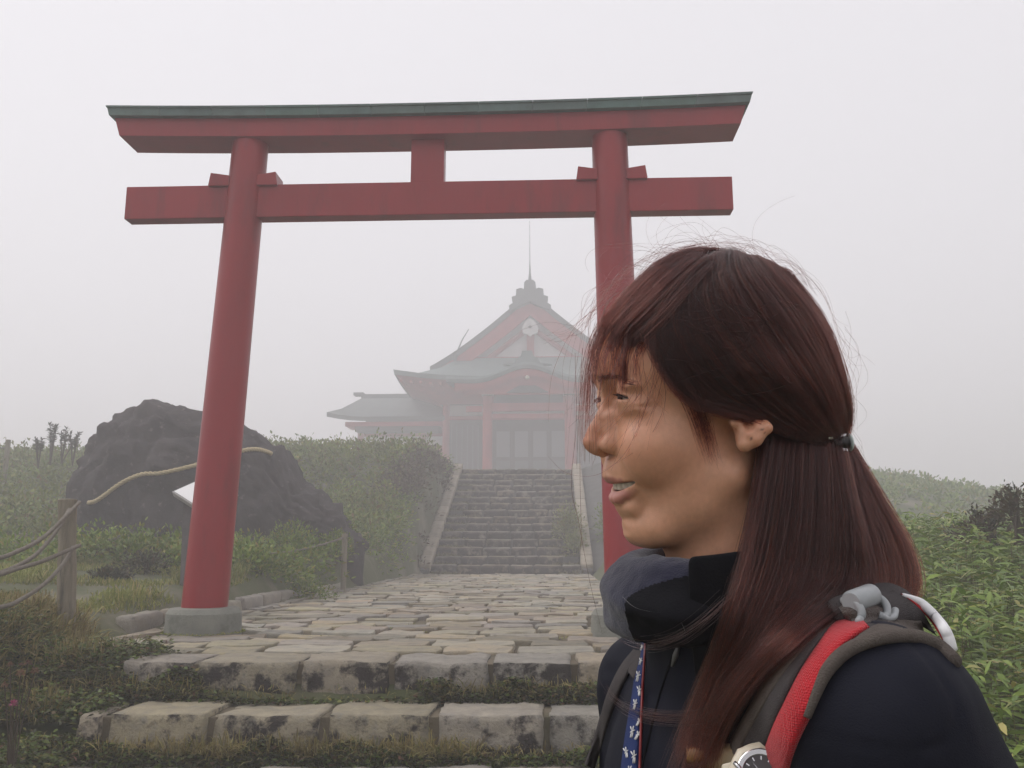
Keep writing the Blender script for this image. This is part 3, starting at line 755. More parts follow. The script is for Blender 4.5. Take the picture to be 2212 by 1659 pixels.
# ================================================================== sign stand half hidden by the left pillar
def build_sign():
    c = at(425, 1100, 10.6); S = thing('sign_stand', 'slanted white information plate on a dark stone pillar beside the boulder', 'sign', (c.x, c.y, 0.35), 0.0)
    zt = c.z - 0.35
    P = [at(371, 1062, 10.45), at(430, 1100, 10.2), at(470, 1050, 10.9), at(412, 1046, 11.05)]
    a, b = P[0], P[1]
    base = Vector((c.x, c.y, 0.35))
    fr = [a, b, b + Vector((0.34, 0.28, 0.22)), a + Vector((0.34, 0.28, 0.22))]
    up = Vector((-0.25, -0.3, 0.9)).normalized()*0.03
    vs = [p - base + up*q for q in (0, -1.9) for p in fr]
    MB().add(vs, [(0, 1, 2, 3), (7, 6, 5, 4), (0, 4, 5, 1), (1, 5, 6, 2), (2, 6, 7, 3), (3, 7, 4, 0)]).build('plate_tray', M['sign_edge'], S, bevel=0.006)
    ins = [p - base + up*0.12 for p in fr]; ce = sum(ins, Vector())/4; ins = [ce + (p - ce)*0.92 for p in ins]
    MB().add(ins + [p + up*0.10 for p in ins], [(4, 5, 6, 7), (0, 1, 5, 4), (1, 2, 6, 5), (2, 3, 7, 6), (3, 0, 4, 7)]).build('sign_plate', M['sign_face'], S)
    st = MB(); cc = sum(fr, Vector())/4 - base
    lo = [Vector((cc.x - 0.16, cc.y - 0.16, -0.3)), Vector((cc.x + 0.22, cc.y - 0.16, -0.3)), Vector((cc.x + 0.22, cc.y + 0.18, -0.3)), Vector((cc.x - 0.16, cc.y + 0.18, -0.3))]
    hi = [ce + (p - base - ce)*0.72 - up*2.2 for p in fr]
    st.add(lo + hi, [(0, 1, 5, 4), (1, 2, 6, 5), (2, 3, 7, 6), (3, 0, 4, 7), (4, 5, 6, 7)]).build('stone_pillar', M['sign_stone'], S, bevel=0.02)
build_sign()
# ================================================================== rope fences
def sag(a, b, s, n=14):
    a, b = Vector(a), Vector(b); return [a.lerp(b, i/n) - Vector((0, 0, s*4*(i/n)*(1 - i/n))) for i in range(n + 1)]
def post(parent, p, h, r_, lean=(0, 0), n=14):
    mb = MB(); P = []; rad = []
    for i in range(8):
        t = i/7; P.append((p[0] + lean[0]*t, p[1] + lean[1]*t, p[2] - 0.3 + (h + 0.3)*t)); rad.append(r_*(1 + 0.05*math.sin(i*2.1) - 0.04*t))
    P.append((p[0] + lean[0], p[1] + lean[1], p[2] + h + 0.008)); rad.append(r_*0.86)
    mb.tube(P, rad, n=n); return mb.build('post', M['post'], parent, auto=0.7)
def build_fences():
    yP = 7.3; b = at(154, 1320, yP); t = at(146, 1080, yP); gz_ = float(ground(b.x, b.y))
    F = thing('rope_fence', 'weathered round wooden post with sagging grey ropes running out of the frame on the left', 'rope fence', (b.x, b.y, gz_))
    O = Vector((b.x, b.y, gz_))
    post(F, (0, 0, 0), t.z - gz_, 0.072, lean=(t.x - b.x, 0))
    q = at(-190, 1330, 5.9); 
    post(F, Vector((q.x, q.y, float(ground(q.x, q.y)))) - O, 1.0, 0.072)
    def rope(pix, y0, y1, rad):
        n = len(pix); pts = [at(x, y, y0 + (y1 - y0)*i/(n - 1)) - O for i, (x, y) in enumerate(pix)]
        MB().tube([Vector(p) for p in catmull(pts, 26)], rad, n=8).build('rope', M['grey_rope'], F, smooth=True)
    yb = yP - 0.085
    rope([(172, 1085), (145, 1112), (95, 1160), (40, 1190), (-30, 1212), (-190, 1225)], yb, 5.8, 0.0155)
    rope([(150, 1100), (120, 1150), (75, 1200), (20, 1230), (-40, 1246), (-190, 1262)], yb - 0.02, 5.8, 0.0155)
    rope([(172, 1178), (140, 1192), (90, 1213), (40, 1228), (-30, 1250), (-190, 1290)], yb, 5.8, 0.0155)
    rope([(158, 1182), (135, 1220), (95, 1262), (45, 1295), (0, 1312), (-190, 1350)], yb - 0.02, 5.8, 0.0155)
    # low rope fence round the boulder
    pts = [(-60, 1140, 14.5), (45, 1160, 13.9), (248, 1172, 14.2), (372, 1185, 14.0), (505, 1196, 13.6), (745, 1160, 15.5)]
    a = at(45, 1160, 13.9)
    G = thing('low_rope_fence', 'low fence of thin grey rope on short stakes in front of the dark boulder', 'rope fence', (a.x, a.y, float(ground(a.x, a.y))))
    O2 = Vector((a.x, a.y, float(ground(a.x, a.y))))
    tops = []
    for k, (px, py, yy) in enumerate(pts):
        p = at(px, py, yy); g = float(ground(p.x, p.y)); h = max(0.25, p.z - g)
        post(G, Vector((p.x, p.y, p.z - h)) - O2, h + 0.05, 0.05 if k != 1 else 0.09, n=10); tops.append(p - O2)
    for a_, b_ in zip(tops[:-1], tops[1:]): MB().tube(sag(a_, b_, 0.10), 0.016, n=6).build('rope', M['grey_rope'], G, smooth=True)
    p = at(232, 1166, 14.15) - O2; MB().tube([p, p + Vector((0.12, 0, 0.01)), p + Vector((0.25, -0.02, 0.1))], [0.02, 0.026, 0.01], n=6).build('rope_knot', M['grey_rope'], G)
    # far fence post on the skyline
    p = at(16, 970, 24.5); g = float(ground(p.x, p.y))
    K = thing('skyline_post', 'thin grey fence post on the ridge at the left edge of the picture', 'post', (p.x, p.y, p.z - 0.9))
    post(K, (0, 0, 0), 0.9 + 0.25, 0.07, n=8)
    MB().tube(sag((0, 0, 0.95), (-2.5, -1.0, 0.7), 0.1), 0.02, n=6).build('rope', M['grey_rope'], K)
build_fences()
# ================================================================== vegetation
VR = np.random.default_rng(404)
def unit(v): return v/np.maximum(np.linalg.norm(v, axis=-1, keepdims=True), 1e-9)
def leaf_arr(P, D, L, W, droop=0.25, roll=None, lance=0.5):
    """pointed leaves as 4 triangles each; P base, D direction, L length, W width"""
    n = len(P); L = np.broadcast_to(L, n)[:, None]; W = np.broadcast_to(W, n)[:, None]
    D = unit(D); up = np.array([0, 0, 1.0]); S = np.cross(D, up); S = unit(np.where(np.linalg.norm(S, axis=1, keepdims=True) < 0.05, np.array([1.0, 0, 0]), S))
    N_ = np.cross(S, D); r = VR.uniform(-1.0, 1.0, n)[:, None] if roll is None else np.full((n, 1), roll)
    S2 = S*np.cos(r) + N_*np.sin(r)
    dr = np.array([0, 0, -1.0])*droop
    m1 = P + D*L*0.35 + dr*L*0.06; m2 = P + D*L*0.7 + dr*L*0.3; t = P + D*L + dr*L*0.75
    V = np.stack([P, m1 - S2*W*lance, m1 + S2*W*lance, m2 - S2*W*0.36, m2 + S2*W*0.36, t], 1)
    F = np.array([[0, 2, 1], [1, 2, 4], [1, 4, 3], [3, 4, 5]])
    return V.reshape(-1, 3), (np.arange(n)[:, None, None]*6 + F[None]).reshape(-1, 3)
def merge(parts):
    V, F, b = [], [], 0
    for v, f in parts: V.append(v); F.append(f + b); b += len(v)
    return np.concatenate(V), np.concatenate(F)
def leafy(name, parts, m, parent=None, kind=None):
    V, F = merge(parts); o = link_mesh(name, np_mesh(name, V, F), m, parent)
    if kind: o['kind'] = kind
    return o
def rdir(n, zlo=-0.2, zhi=1.0):
    a = VR.uniform(0, 2*PI, n); z = VR.uniform(zlo, zhi, n); s = np.sqrt(np.maximum(0, 1 - z*z)); return np.stack([s*np.cos(a), s*np.sin(a), z], -1)
def blade_arr(P, h, w, lean=0.5, k=1.0):
    n = len(P); a = VR.uniform(0, 2*PI, n); ln = np.abs(VR.normal(0, lean, n))
    D = np.stack([np.cos(a)*ln, np.sin(a)*ln, np.ones(n)], -1)
    return leaf_arr(P, D, h, w, droop=0.55*k, roll=None, lance=0.5)
def ontop(x, y): return np.stack([x, y, ground(x, y)], -1)
def pxof(P):
    d = P[:, 1]*CP + (P[:, 2] - CAM_Z)*SP; u = -P[:, 1]*SP + (P[:, 2] - CAM_Z)*CP
    return 1106 + FOC*P[:, 0]/d, 829.5 - FOC*u/d
M['sasa'] = leaf_mat('bamboo_leaf', (0.10, 0.17, 0.022), (0.205, 0.28, 0.05), (0.40, 0.34, 0.12), rough=0.42, trans=0.2)
M['sasa_stem'] = mat('bamboo_stem', (0.14, 0.12, 0.05), 0.7)
M['hill'] = leaf_mat('hill_leaf', (0.085, 0.122, 0.011), (0.200, 0.225, 0.026), (0.18, 0.11, 0.04), rough=0.6, trans=0.2)
M['hill_green'] = leaf_mat('hill_leaf_green', (0.085, 0.152, 0.010), (0.190, 0.250, 0.024), (0.26, 0.20, 0.04), rough=0.6, trans=0.2)
M['dark_leaf'] = leaf_mat('dark_leaf', (0.030, 0.036, 0.016), (0.065, 0.062, 0.026), (0.11, 0.065, 0.035), rough=0.6, trans=0.15)
M['brown_leaf'] = leaf_mat('brown_leaf', (0.075, 0.045, 0.028), (0.12, 0.085, 0.045), (0.075, 0.085, 0.03), rough=0.7, trans=0.15)
M['lime_leaf'] = leaf_mat('lime_leaf', (0.14, 0.165, 0.04), (0.24, 0.25, 0.07), (0.27, 0.2, 0.08), rough=0.55, trans=0.3)
M['grass'] = leaf_mat('grass_blade', (0.14, 0.17, 0.035), (0.26, 0.265, 0.07), (0.38, 0.30, 0.13), rough=0.6, trans=0.25)
M['dry'] = leaf_mat('dry_grass', (0.17, 0.125, 0.045), (0.36, 0.30, 0.12), (0.15, 0.17, 0.04), rough=0.7, trans=0.2)
M['weed'] = leaf_mat('step_weed', (0.024, 0.028, 0.008), (0.075, 0.078, 0.018), (0.12, 0.055, 0.028), rough=0.6, trans=0.15)
M['weed_green'] = leaf_mat('weed_green', (0.055, 0.09, 0.013), (0.125, 0.165, 0.028), (0.22, 0.18, 0.04), rough=0.55, trans=0.2)
M['twig'] = mat('twig', (0.07, 0.05, 0.035), 0.9)
# ---- bamboo grass on the right bank
def bamboo():
    n = 22000; y = VR.uniform(1.6, 16.0, n)**1.0; x = AX(y) + HW + VR.uniform(0.12, 12, n)
    P = ontop(x, y); px, py = pxof(P); keep = (px > 1200) & (px < 2900) & ((x > 1.9) | (y > 6.6)) & ((px > 1650) | (VR.uniform(0, 1, n) < 0.6))
    keep &= VR.uniform(0, 1, n) < np.clip(1.15 - y/18, 0.35, 1); P = P[keep]
    m = len(P); h = VR.uniform(0.34, 0.62, m)*(1 + 0.25*vnoise3(P*0.7, 9)); lean = VR.normal(0, 0.10, (m, 2)); parts = []; stems = []
    for k in range(11):
        t = 0.45 + 0.55*k/10; B_ = P + np.concatenate([lean*t, np.zeros((m, 1))], 1) + np.stack([0*h, 0*h, h*t], -1)
        D = rdir(m, -0.1, 0.75 if k > 7 else 0.4)
        parts.append(leaf_arr(B_, D, VR.uniform(0.09, 0.19, m), VR.uniform(0.016, 0.032, m), droop=VR.uniform(0.2, 0.6), roll=None if k % 3 else 0.0))
    leafy('bamboo_grass', parts, M['sasa'], kind='stuff')
    D = np.concatenate([lean, h[:, None]], 1); st = leaf_arr(P - [0, 0, 0.05], D, np.linalg.norm(D, axis=1) + 0.05, 0.008, droop=0, roll=0.0); leafy('bamboo_stems', [st], M['sasa_stem'], kind='stuff')
bamboo()
# ---- scrub on the far slopes
def scrub(name, xs, ys, n_b, r0, r1, h0, h1, per, ls, m, cond=None, seed=1):
    x = VR.uniform(*xs, n_b); y = VR.uniform(*ys, n_b); ok = np.ones(n_b, bool) if cond is None else cond(x, y); x, y = x[ok], y[ok]
    G = ontop(x, y); k = len(x); R_ = VR.uniform(r0, r1, k); H_ = VR.uniform(h0, h1, k)*(1 + 0.45*vnoise3(G*0.45, seed))
    idx = np.repeat(np.arange(k), per); d = rdir(len(idx), -0.1, 1.0); rad = VR.uniform(0.55, 1.08, len(idx))
    P = G[idx] + d*np.stack([R_[idx], R_[idx], H_[idx]], -1)*rad[:, None]
    D = unit(d*np.array([1, 1, 0.8]) + VR.normal(0, 0.5, d.shape) + [0, 0, 0.3])
    sz = VR.uniform(0.6, 1.3, len(idx))*ls*(1 + 0.018*np.clip(P[:, 1] - 12, 0, 60))
    return leafy(name, [leaf_arr(P, D, sz, sz*VR.uniform(0.28, 0.5, len(idx)), droop=0.2)], m, kind='stuff')
SL = lambda x, y: (AX(y) - HW) - x
bx, by_, = boulder.location.x, boulder.location.y
def left_ok(x, y):
    s = SL(x, y); inb = (np.abs(x - bx) < 3.1) & (np.abs(y - by_) < 2.3); front = (np.abs(x - bx) < 2.9) & (y < by_) & (y > 12.0)
    hall = (y > 34.5) & (x > -9)
    return (s > 0.35 + 0.35*(y > 24)) & ~inb & ~front & ~hall & (s < 24) & ((y > 15.5) | (s > 4) )
scrub('hillside_shrubs', (-26, -1.6), (13.0, 39.0), 2500, 0.30, 0.62, 0.40, 0.85, 62, 0.115, M['hill'], left_ok, 3)
scrub('hillside_undergrowth', (-26, -1.6), (13.0, 37.0), 1100, 0.25, 0.5, 0.30, 0.75, 60, 0.105, M['hill_green'], left_ok, 4)
def ember(x, y): s = SL(x, y); return (s > 0.06) & (s < 1.25)
scrub('embankment_scrub', (-4.9, -1.6), (24.8, 33.6), 420, 0.2, 0.38, 0.3, 0.65, 50, 0.10, M['brown_leaf'], ember, 5)
def side_ok(x, y): s = SL(x, y); inb = (np.abs(x - bx) < 2.9) & (y > 15.9) & (y < 19.5); return (s > 0.12) & (s < 4.6) & ~inb
scrub('trackside_scrub', (-8, -2.0), (12.2, 25.4), 1200, 0.18, 0.40, 0.16, 0.48, 60, 0.085, M['hill_green'], side_ok, 6)
def right_ok(x, y): s = x - (AX(y) + HW); return (s > 0.9)
scrub('far_slope_bamboo', (3.0, 46), (13, 62), 3400, 0.35, 0.75, 0.25, 0.55, 34, 0.15, M['hill_green'], lambda x, y: right_ok(x, y) & (x < 0.75*y + 6) & ~((y > 33) & (x < 12)), 7)
# ---- grass
def grass(name, xs, ys, n, h, w, m, cond, lean=0.45, tuft=0):
    if tuft:
        k = n//tuft; cx = VR.uniform(*xs, k); cy_ = VR.uniform(*ys, k); x = np.repeat(cx, tuft) + VR.normal(0, 0.05, k*tuft); y = np.repeat(cy_, tuft) + VR.normal(0, 0.05, k*tuft)
    else: x = VR.uniform(*xs, n); y = VR.uniform(*ys, n)
    ok = cond(x, y); P = ontop(x[ok], y[ok]) - [0, 0, 0.02]
    return leafy(name, [blade_arr(P, VR.uniform(h[0], h[1], len(P)), VR.uniform(w[0], w[1], len(P)), lean)], m, kind='stuff')
kerbx = lambda y: AX(y) - HW - 0.32 - 0.55*np.clip((8.9 - y)/1.6, 0, 2)**1.5
def dirt(x, y): return ((y - 9.6 - 0.25*np.sin(x*1.3))**2 < 0.09) & (x > -6)        # trodden strip across the turf
grass('turf', (-10, -2.2), (6.6, 14.5), 70000, (0.06, 0.17), (0.008, 0.016), M['grass'], lambda x, y: (x < kerbx(y)) & ~dirt(x, y) & (vnoise3(np.stack([x*0.9, y*0.9, 0*x], -1), 8) > -0.35))
grass('tall_grass', (-8, -3.0), (6.4, 12.5), 22000, (0.14, 0.36), (0.007, 0.013), M['grass'], lambda x, y: (x < kerbx(y) - 0.12) & ~dirt(x, y) & (vnoise3(np.stack([x*1.1, y*1.1, 0*x + 3], -1), 10) > 0.12), lean=0.5, tuft=12)
grass('verge_grass', (-5.2, -2.5), (4.0, 7.6), 34000, (0.14, 0.44), (0.006, 0.012), M['dry'], lambda x, y: (SL(x, y) > -0.45 + 0.55*(y > 6.9)) & (x < -2.62), lean=0.6, tuft=14)
grass('verge_green', (-5.2, -2.5), (3.6, 7.2), 9000, (0.10, 0.26), (0.010, 0.022), M['weed_green'], lambda x, y: (SL(x, y) > -0.05) & (vnoise3(np.stack([x*1.7, y*1.7, 0*x], -1), 12) > -0.2), lean=0.8, tuft=9)
# leafy weeds in the near left corner
def corner():
    n = 2400; x = VR.uniform(-4.2, -2.3, n); y = VR.uniform(4.1, 6.9, n); P = ontop(x, y); ok = (SL(x, y) > -0.75) & (x < -2.55 - 0.1*(y < 5.7)) ; P = P[ok]; k = len(P)
    h = VR.uniform(0.05, 0.28, k)*(0.75 + 0.5*(P[:, 1] < 5.6)); parts = []
    for j in range(16):
        t = VR.uniform(0.2, 1, k); B_ = P + np.stack([VR.normal(0, 0.05, k), VR.normal(0, 0.05, k), h*t], -1)
        parts.append(leaf_arr(B_, rdir(k, -0.2, 0.7), VR.uniform(0.022, 0.055, k), VR.uniform(0.010, 0.024, k), droop=0.3))
    leafy('corner_weeds', parts, M['weed_green'], kind='stuff')
    parts = []
    for j in range(14):
        t = VR.uniform(0.0, 0.9, k); B_ = P + np.stack([VR.normal(0, 0.07, k), VR.normal(0, 0.07, k), h*t], -1)
        parts.append(leaf_arr(B_, rdir(k, -0.2, 0.7), VR.uniform(0.025, 0.06, k), VR.uniform(0.01, 0.024, k), droop=0.3))
    leafy('corner_undergrowth', parts, M['weed'], kind='stuff')
corner()
# ---- weeds rooted at the foot of the step risers and hanging over them
def riser_weeds(yf, ztop, zbot, spans, n, seed):
    parts, green, blades = [], [], []
    for (x0, x1, dens, hi) in spans:
        k = int(n*dens*(x1 - x0)); x = VR.uniform(x0, x1, k); prof = hi*(0.55 + 0.45*vnoise3(np.stack([x*4.0, 0*x, 0*x + seed], -1), seed))
        z = zbot + (ztop - zbot)*np.clip(prof, 0.05, 1)*VR.uniform(0, 1, k)**1.2; y = yf - 0.015 - VR.uniform(0, 0.13, k)*(1 - (z - zbot)/(ztop - zbot)*0.75)
        P = np.stack([x, y, z], -1); D = rdir(k, -0.3, 0.6); D[:, 1] = -np.abs(D[:, 1])
        s = VR.uniform(0.018, 0.045, k); g = VR.uniform(0, 1, k) < 0.30 + 0.35*vnoise3(np.stack([x*2.3, 0*x, z*4], -1), seed + 5)
        parts.append(leaf_arr(P[~g], D[~g], s[~g], s[~g]*0.5, droop=0.3)); green.append(leaf_arr(P[g], D[g], s[g], s[g]*0.55, droop=0.3))
        kb = int(k*0.16); x = VR.uniform(x0, x1, kb); P = np.stack([x, yf - VR.uniform(0.02, 0.12, kb), np.full(kb, zbot) + VR.uniform(0, 0.08, kb)], -1)
        blades.append(blade_arr(P, VR.uniform(0.06, 0.22, kb)*hi + 0.03, VR.uniform(0.004, 0.008, kb), 0.8))
    leafy('step_weeds', parts, M['weed'], kind='stuff'); leafy('step_greens', green, M['weed_green'], kind='stuff'); leafy('step_grass', blades, M['dry'], kind='stuff')
X1 = lambda p: float(atz(p, 1430, 0)[0]); X2 = lambda p: float(atz(p, 1545, Z2)[0])
riser_weeds(Y1, -0.005, Z2, [(X1(-150), X1(300), 1.2, 1.15), (X1(300), X1(440), 1.2, 0.95), (X1(440), X1(640), 0.35, 0.35), (X1(640), X1(905), 0.12, 0.25), (X1(905), X1(1070), 0.9, 0.75), (X1(1070), X1(1420), 1.0, 0.78), (X1(1420), X1(1700), 0.8, 0.6)], 3000, 2)
riser_weeds(Y2, Z2, Z3, [(X2(60), X2(420), 1.0, 0.8), (X2(420), X2(900), 1.3, 0.95), (X2(900), X2(1040), 1.1, 1.0), (X2(1040), X2(1240), 0.4, 0.35), (X2(1240), X2(1600), 0.5, 0.4)], 4200, 3)
# tufts in the joints of the paving
def joints():
    n = 150; y = VR.uniform(6.8, 22, n); x = AX(y) + VR.uniform(-HW, HW, n); k = 10
    P = np.stack([np.repeat(x, k) + VR.normal(0, 0.035, n*k), np.repeat(y, k) + VR.normal(0, 0.012, n*k), np.full(n*k, -0.02)], -1)
    leafy('joint_moss', [leaf_arr(P, rdir(n*k, 0.2, 0.9), VR.uniform(0.02, 0.05, n*k), VR.uniform(0.006, 0.014, n*k), droop=0.3)], M['grass'], kind='stuff')
    a = VR.uniform(0, 2*PI, 500); P = np.stack([-2.835 + 0.36*np.cos(a), 8.42 + 0.36*np.sin(a), 0*a], -1); leafy('ring_moss', [leaf_arr(P, rdir(500, 0.2, 0.9), VR.uniform(0.02, 0.05, 500), 0.008)], M['grass'], kind='stuff')
    n = 900; t = VR.uniform(0, 1, n); row = VR.integers(0, NST, n); yy = YS0 + row*run; side = np.where(VR.uniform(0, 1, n) < 0.72, -1, 1); off = HS - np.abs(VR.normal(0, 0.32, n))
    B_ = np.stack([AX(yy) + side*off, yy - VR.uniform(0, 0.14, n), row*rise], -1); k = 12; B_ = np.repeat(B_, k, 0) + VR.normal(0, 0.06, (n*k, 3))*[1, 0.6, 0.2]
    leafy('stair_grass', [leaf_arr(B_, rdir(n*k, 0.1, 1), VR.uniform(0.06, 0.2, n*k), VR.uniform(0.01, 0.028, n*k), droop=0.6)], leaf_mat('stair_grass_leaf', (0.12, 0.10, 0.04), (0.19, 0.165, 0.07), (0.10, 0.12, 0.03)), kind='stuff')
joints()
# ---- single bushes and plants
def bush(name, label, cat, loc, rx, h, n, ls, m, group=None, stems=5, parent_m=None, spiky=False, zlo=-0.05):
    T = thing(name, label, cat, loc, 0, group)
    d = rdir(n, zlo, 1.0); cl = rdir(9, 0, 1)*0.35; c = VR.integers(0, 9, n)
    rad = VR.uniform(0.45, 1.05, n)[:, None]
    P = (d*rad*0.72 + cl[c])*np.array([rx, rx, h]); P[:, 2] = np.abs(P[:, 2])
    D = unit(d + VR.normal(0, 0.5, d.shape) + [0, 0, 0.35]); s = VR.uniform(0.6, 1.3, n)*ls
    leafy('foliage', [leaf_arr(P, D, s, s*VR.uniform(0.3, 0.5, n), droop=0.2)], m, T)
    mb = MB()
    for k in range(stems):
        e = cl[k % 9]*np.array([rx, rx, h])*1.3 + [0, 0, h*0.3]; mb.tube([(0.02*k - 0.04, 0, -0.15), tuple(e*0.5 + [0, 0, 0.05]), tuple(e)], [0.014, 0.010, 0.005], n=5)
    mb.build('stem', M['twig'], T); return T
def gp(px, py, z0): p = atz(px, py, z0); return p
for px, Y, rx, h, m, lab in ((330, 11.6, 0.42, 0.36, 'dark_leaf', 'dark rounded low bush directly left of the left torii pillar'), (252, 10.7, 0.30, 0.16, 'dark_leaf', 'small flat dark clump on the trodden strip right of the wooden post'),
                             (268, 13.2, 0.50, 0.24, 'dark_leaf', 'low dark bush in the grass between the wooden post and the boulder'), (570, 12.6, 0.5, 0.3, 'weed_green', 'grassy bush just right of the left torii pillar'), (660, 13.4, 0.55, 0.34, 'hill_green', 'low bush beside the kerb between the pillar and the stairs')):
    x = (px - 1106)/FOC*Y*1.0; bush('low_bush', lab, 'bush', (x, Y, float(ground(x, Y)) - 0.03), rx, h, 900, 0.055, M[m], 'low bushes left of the path')
for bx_, by2, rx, h, lab in ((-3.75, 15.3, 0.55, 0.62, 'leafy bush hiding the low right end of the dark boulder'), (-3.18, 16.3, 0.42, 0.55, 'small leafy bush at the path edge just right of the boulder')):
    bush('low_bush', lab, 'bush', (bx_, by2, float(ground(bx_, by2)) - 0.03), rx, h, 1300, 0.062, M['hill_green'], 'low bushes left of the path')
for px, py, Y, h in ((86, 972, 23.6, 0.42), (112, 965, 23.8, 0.62), (136, 962, 24.2, 0.55), (160, 966, 24.0, 0.45)):
    p = at(px, py, Y); lab = {86: 'leftmost spiky sprig on the ridge left of the boulder', 112: 'tallest spiky sprig on the ridge left of the boulder', 136: 'spiky sprig right of the tallest one on the left ridge', 160: 'spiky sprig on the ridge nearest to the boulder'}[px]
    T = thing('ridge_plant', lab, 'plant', (p.x, p.y, p.z - 0.5), 0, 'spiky sprigs on the left ridge')
    mb = MB(); L_ = []
    for k in range(4):
        e = np.array([VR.normal(0, 0.12), VR.normal(0, 0.12), 0.5 + h*VR.uniform(0.5, 1.0)]); mb.tube([(0, 0, 0), tuple(e*0.6), tuple(e)], [0.018, 0.014, 0.008], n=5)
        nn = 46; t = VR.uniform(0.6, 1.02, nn); L_.append(leaf_arr(e[None]*t[:, None], rdir(nn, 0, 1), VR.uniform(0.07, 0.14, nn), 0.035, droop=0.1))
    mb.build('stem', M['twig'], T); leafy('foliage', L_, M['dark_leaf'], T)
for px, py, Y, rx, h, lab in ((2196, 1085, 8.6, 0.30, 0.38, 'tall brown leaved shrub at the right edge above the bamboo grass'), (2134, 1100, 9.2, 0.26, 0.26, 'lower brown shrub left of the tall one at the right edge'), (2080, 1122, 9.8, 0.24, 0.18, 'small brownish shrub furthest from the right edge in the bamboo grass')):
    p = at(px, py + 30, Y); T = bush('brown_shrub', lab, 'shrub', (p.x, p.y, p.z - 0.12), rx, h, 420, 0.06, M['brown_leaf'], 'brown shrubs at the right edge', stems=9)
    mb = MB(); L_ = []
    for k in range(7):
        e = np.array([VR.normal(0, rx*0.6), VR.normal(0, 0.15), h*VR.uniform(0.75, 1.15)]); mb.tube([(0, 0, -0.1), tuple(e*0.55 + [0.02, 0, 0]), tuple(e)], [0.010, 0.008, 0.004], n=5)
        nn = 34; L_.append(leaf_arr(e[None]*VR.uniform(0.55, 1.05, (nn, 1)) + VR.normal(0, 0.03, (nn, 3)), rdir(nn, -0.1, 1), VR.uniform(0.04, 0.08, nn), 0.022, droop=0.1))
    mb.build('twig', M['twig'], T); leafy('leaf_tuft', L_, M['dark_leaf'], T, kind='stuff')
y_ = 27.0; bush('lime_bush', 'bright yellow green bush growing over the right side of the stairs', 'bush', (AX(27.2) + HS - 0.25, 27.2, 0.85), 0.55, 1.25, 1500, 0.10, M['lime_leaf'])
bush('lime_bush', 'smaller yellow green bush at the lower right of the stairs beneath the brighter one', 'bush', (AX(26.2) + HS - 0.1, 26.3, 0.45), 0.45, 0.7, 900, 0.10, M['lime_leaf'])
bush('slope_bush', 'dark green bush on the retaining slope right of the stairs', 'bush', (AX(27) + 3.0, 27.0, 0.9), 0.6, 1.2, 900, 0.10, M['hill_green'])
bush('slope_bush', 'rounded dense bush at the top left end of the stairs below the hall', 'bush', (AX(33) - 3.1, 33.2, 3.0), 1.0, 1.25, 2400, 0.10, M['hill_green'])
bush('path_bush', 'yellow green bush beside the path at the foot of the left embankment', 'bush', (AX(17.8) - HW - 1.0, 17.8, float(ground(AX(17.8) - HW - 1.0, 17.8))), 0.95, 0.95, 2600, 0.075, M['hill_green'])
# thistle in the near left corner
def thistle():
    p = at(40, 1490, 5.1); g = float(ground(p.x, p.y)); T = thing('thistle', 'thistle with one pink flower and brown seed heads in the near left corner', 'plant', (p.x, p.y, g))
    pink = mat('thistle_pink', (0.42, 0.10, 0.20), 0.8); seed = mat('seed_head', (0.22, 0.12, 0.075), 0.9)
    for (px, py, r_, m, nm) in ((29, 1520, 0.017, pink, 'flower'), (45, 1455, 0.02, seed, 'seed_head'), (75, 1450, 0.018, seed, 'seed_head'), (60, 1432, 0.014, seed, 'seed_head'), (22, 1436, 0.014, seed, 'seed_head'), (10, 1480, 0.014, seed, 'seed_head')):
        q = at(px, py, 5.0 + 0.1*VR.random()); l = np.array([q.x - p.x, q.y - p.y, q.z - g])
        MB().tube([(0, 0, -0.05), tuple(l*[0.4, 0.4, 0.6]), tuple(l)], [0.005, 0.004, 0.003], n=5).build('stem', M['twig'], T)
        d = rdir(60, -0.5, 1.0); leafy(nm, [leaf_arr(l[None] + d*r_*0.3, d, r_*1.2, r_*0.25, droop=0)], m, T)
thistle()
# ================================================================== the woman in the foreground
# local frame in millimetres: u towards the back of her head, v towards her left side (the near side), w up; the nose points to -u
YAW = math.radians(15.0); DEP = 0.72
_r = ray(1290, 985.7); H0 = np.array([0, 0, CAM_Z]) + _r*DEP
_rn = _r/np.linalg.norm(_r)
_ex = np.array([1.0, 0, 0]); _ex = _ex - _rn*_ex.dot(_rn); _ex /= np.linalg.norm(_ex)
_ey = np.cross(_ex, _rn); _ey /= np.linalg.norm(_ey)
AXU = math.cos(YAW)*_ex + math.sin(YAW)*_rn
AXV = math.sin(YAW)*_ex - math.cos(YAW)*_rn
RM = np.stack([AXU, AXV, _ey], 1); ANC = np.array([26.0, 0, -88.0])
def l2w(p): return H0 + ((np.asarray(p, float) - ANC)/1000.0) @ RM.T
def w2l(p): return ((np.asarray(p, float) - H0) @ RM)*1000.0 + ANC
CAML = w2l([0, 0, CAM_Z])
def lray(px, py): d = ray(px, py) @ RM; return d/np.linalg.norm(d)
def pv(px, py, v):                                    # picture point on the plane v = const
    d = lray(px, py); t = (v - CAML[1])/d[1]; return CAML + d*t
def mm(x, y): return ((1380 + 3.005*x)/1.13020, (850 - 3.005*y)/1.13020)     # face measuring grid -> picture
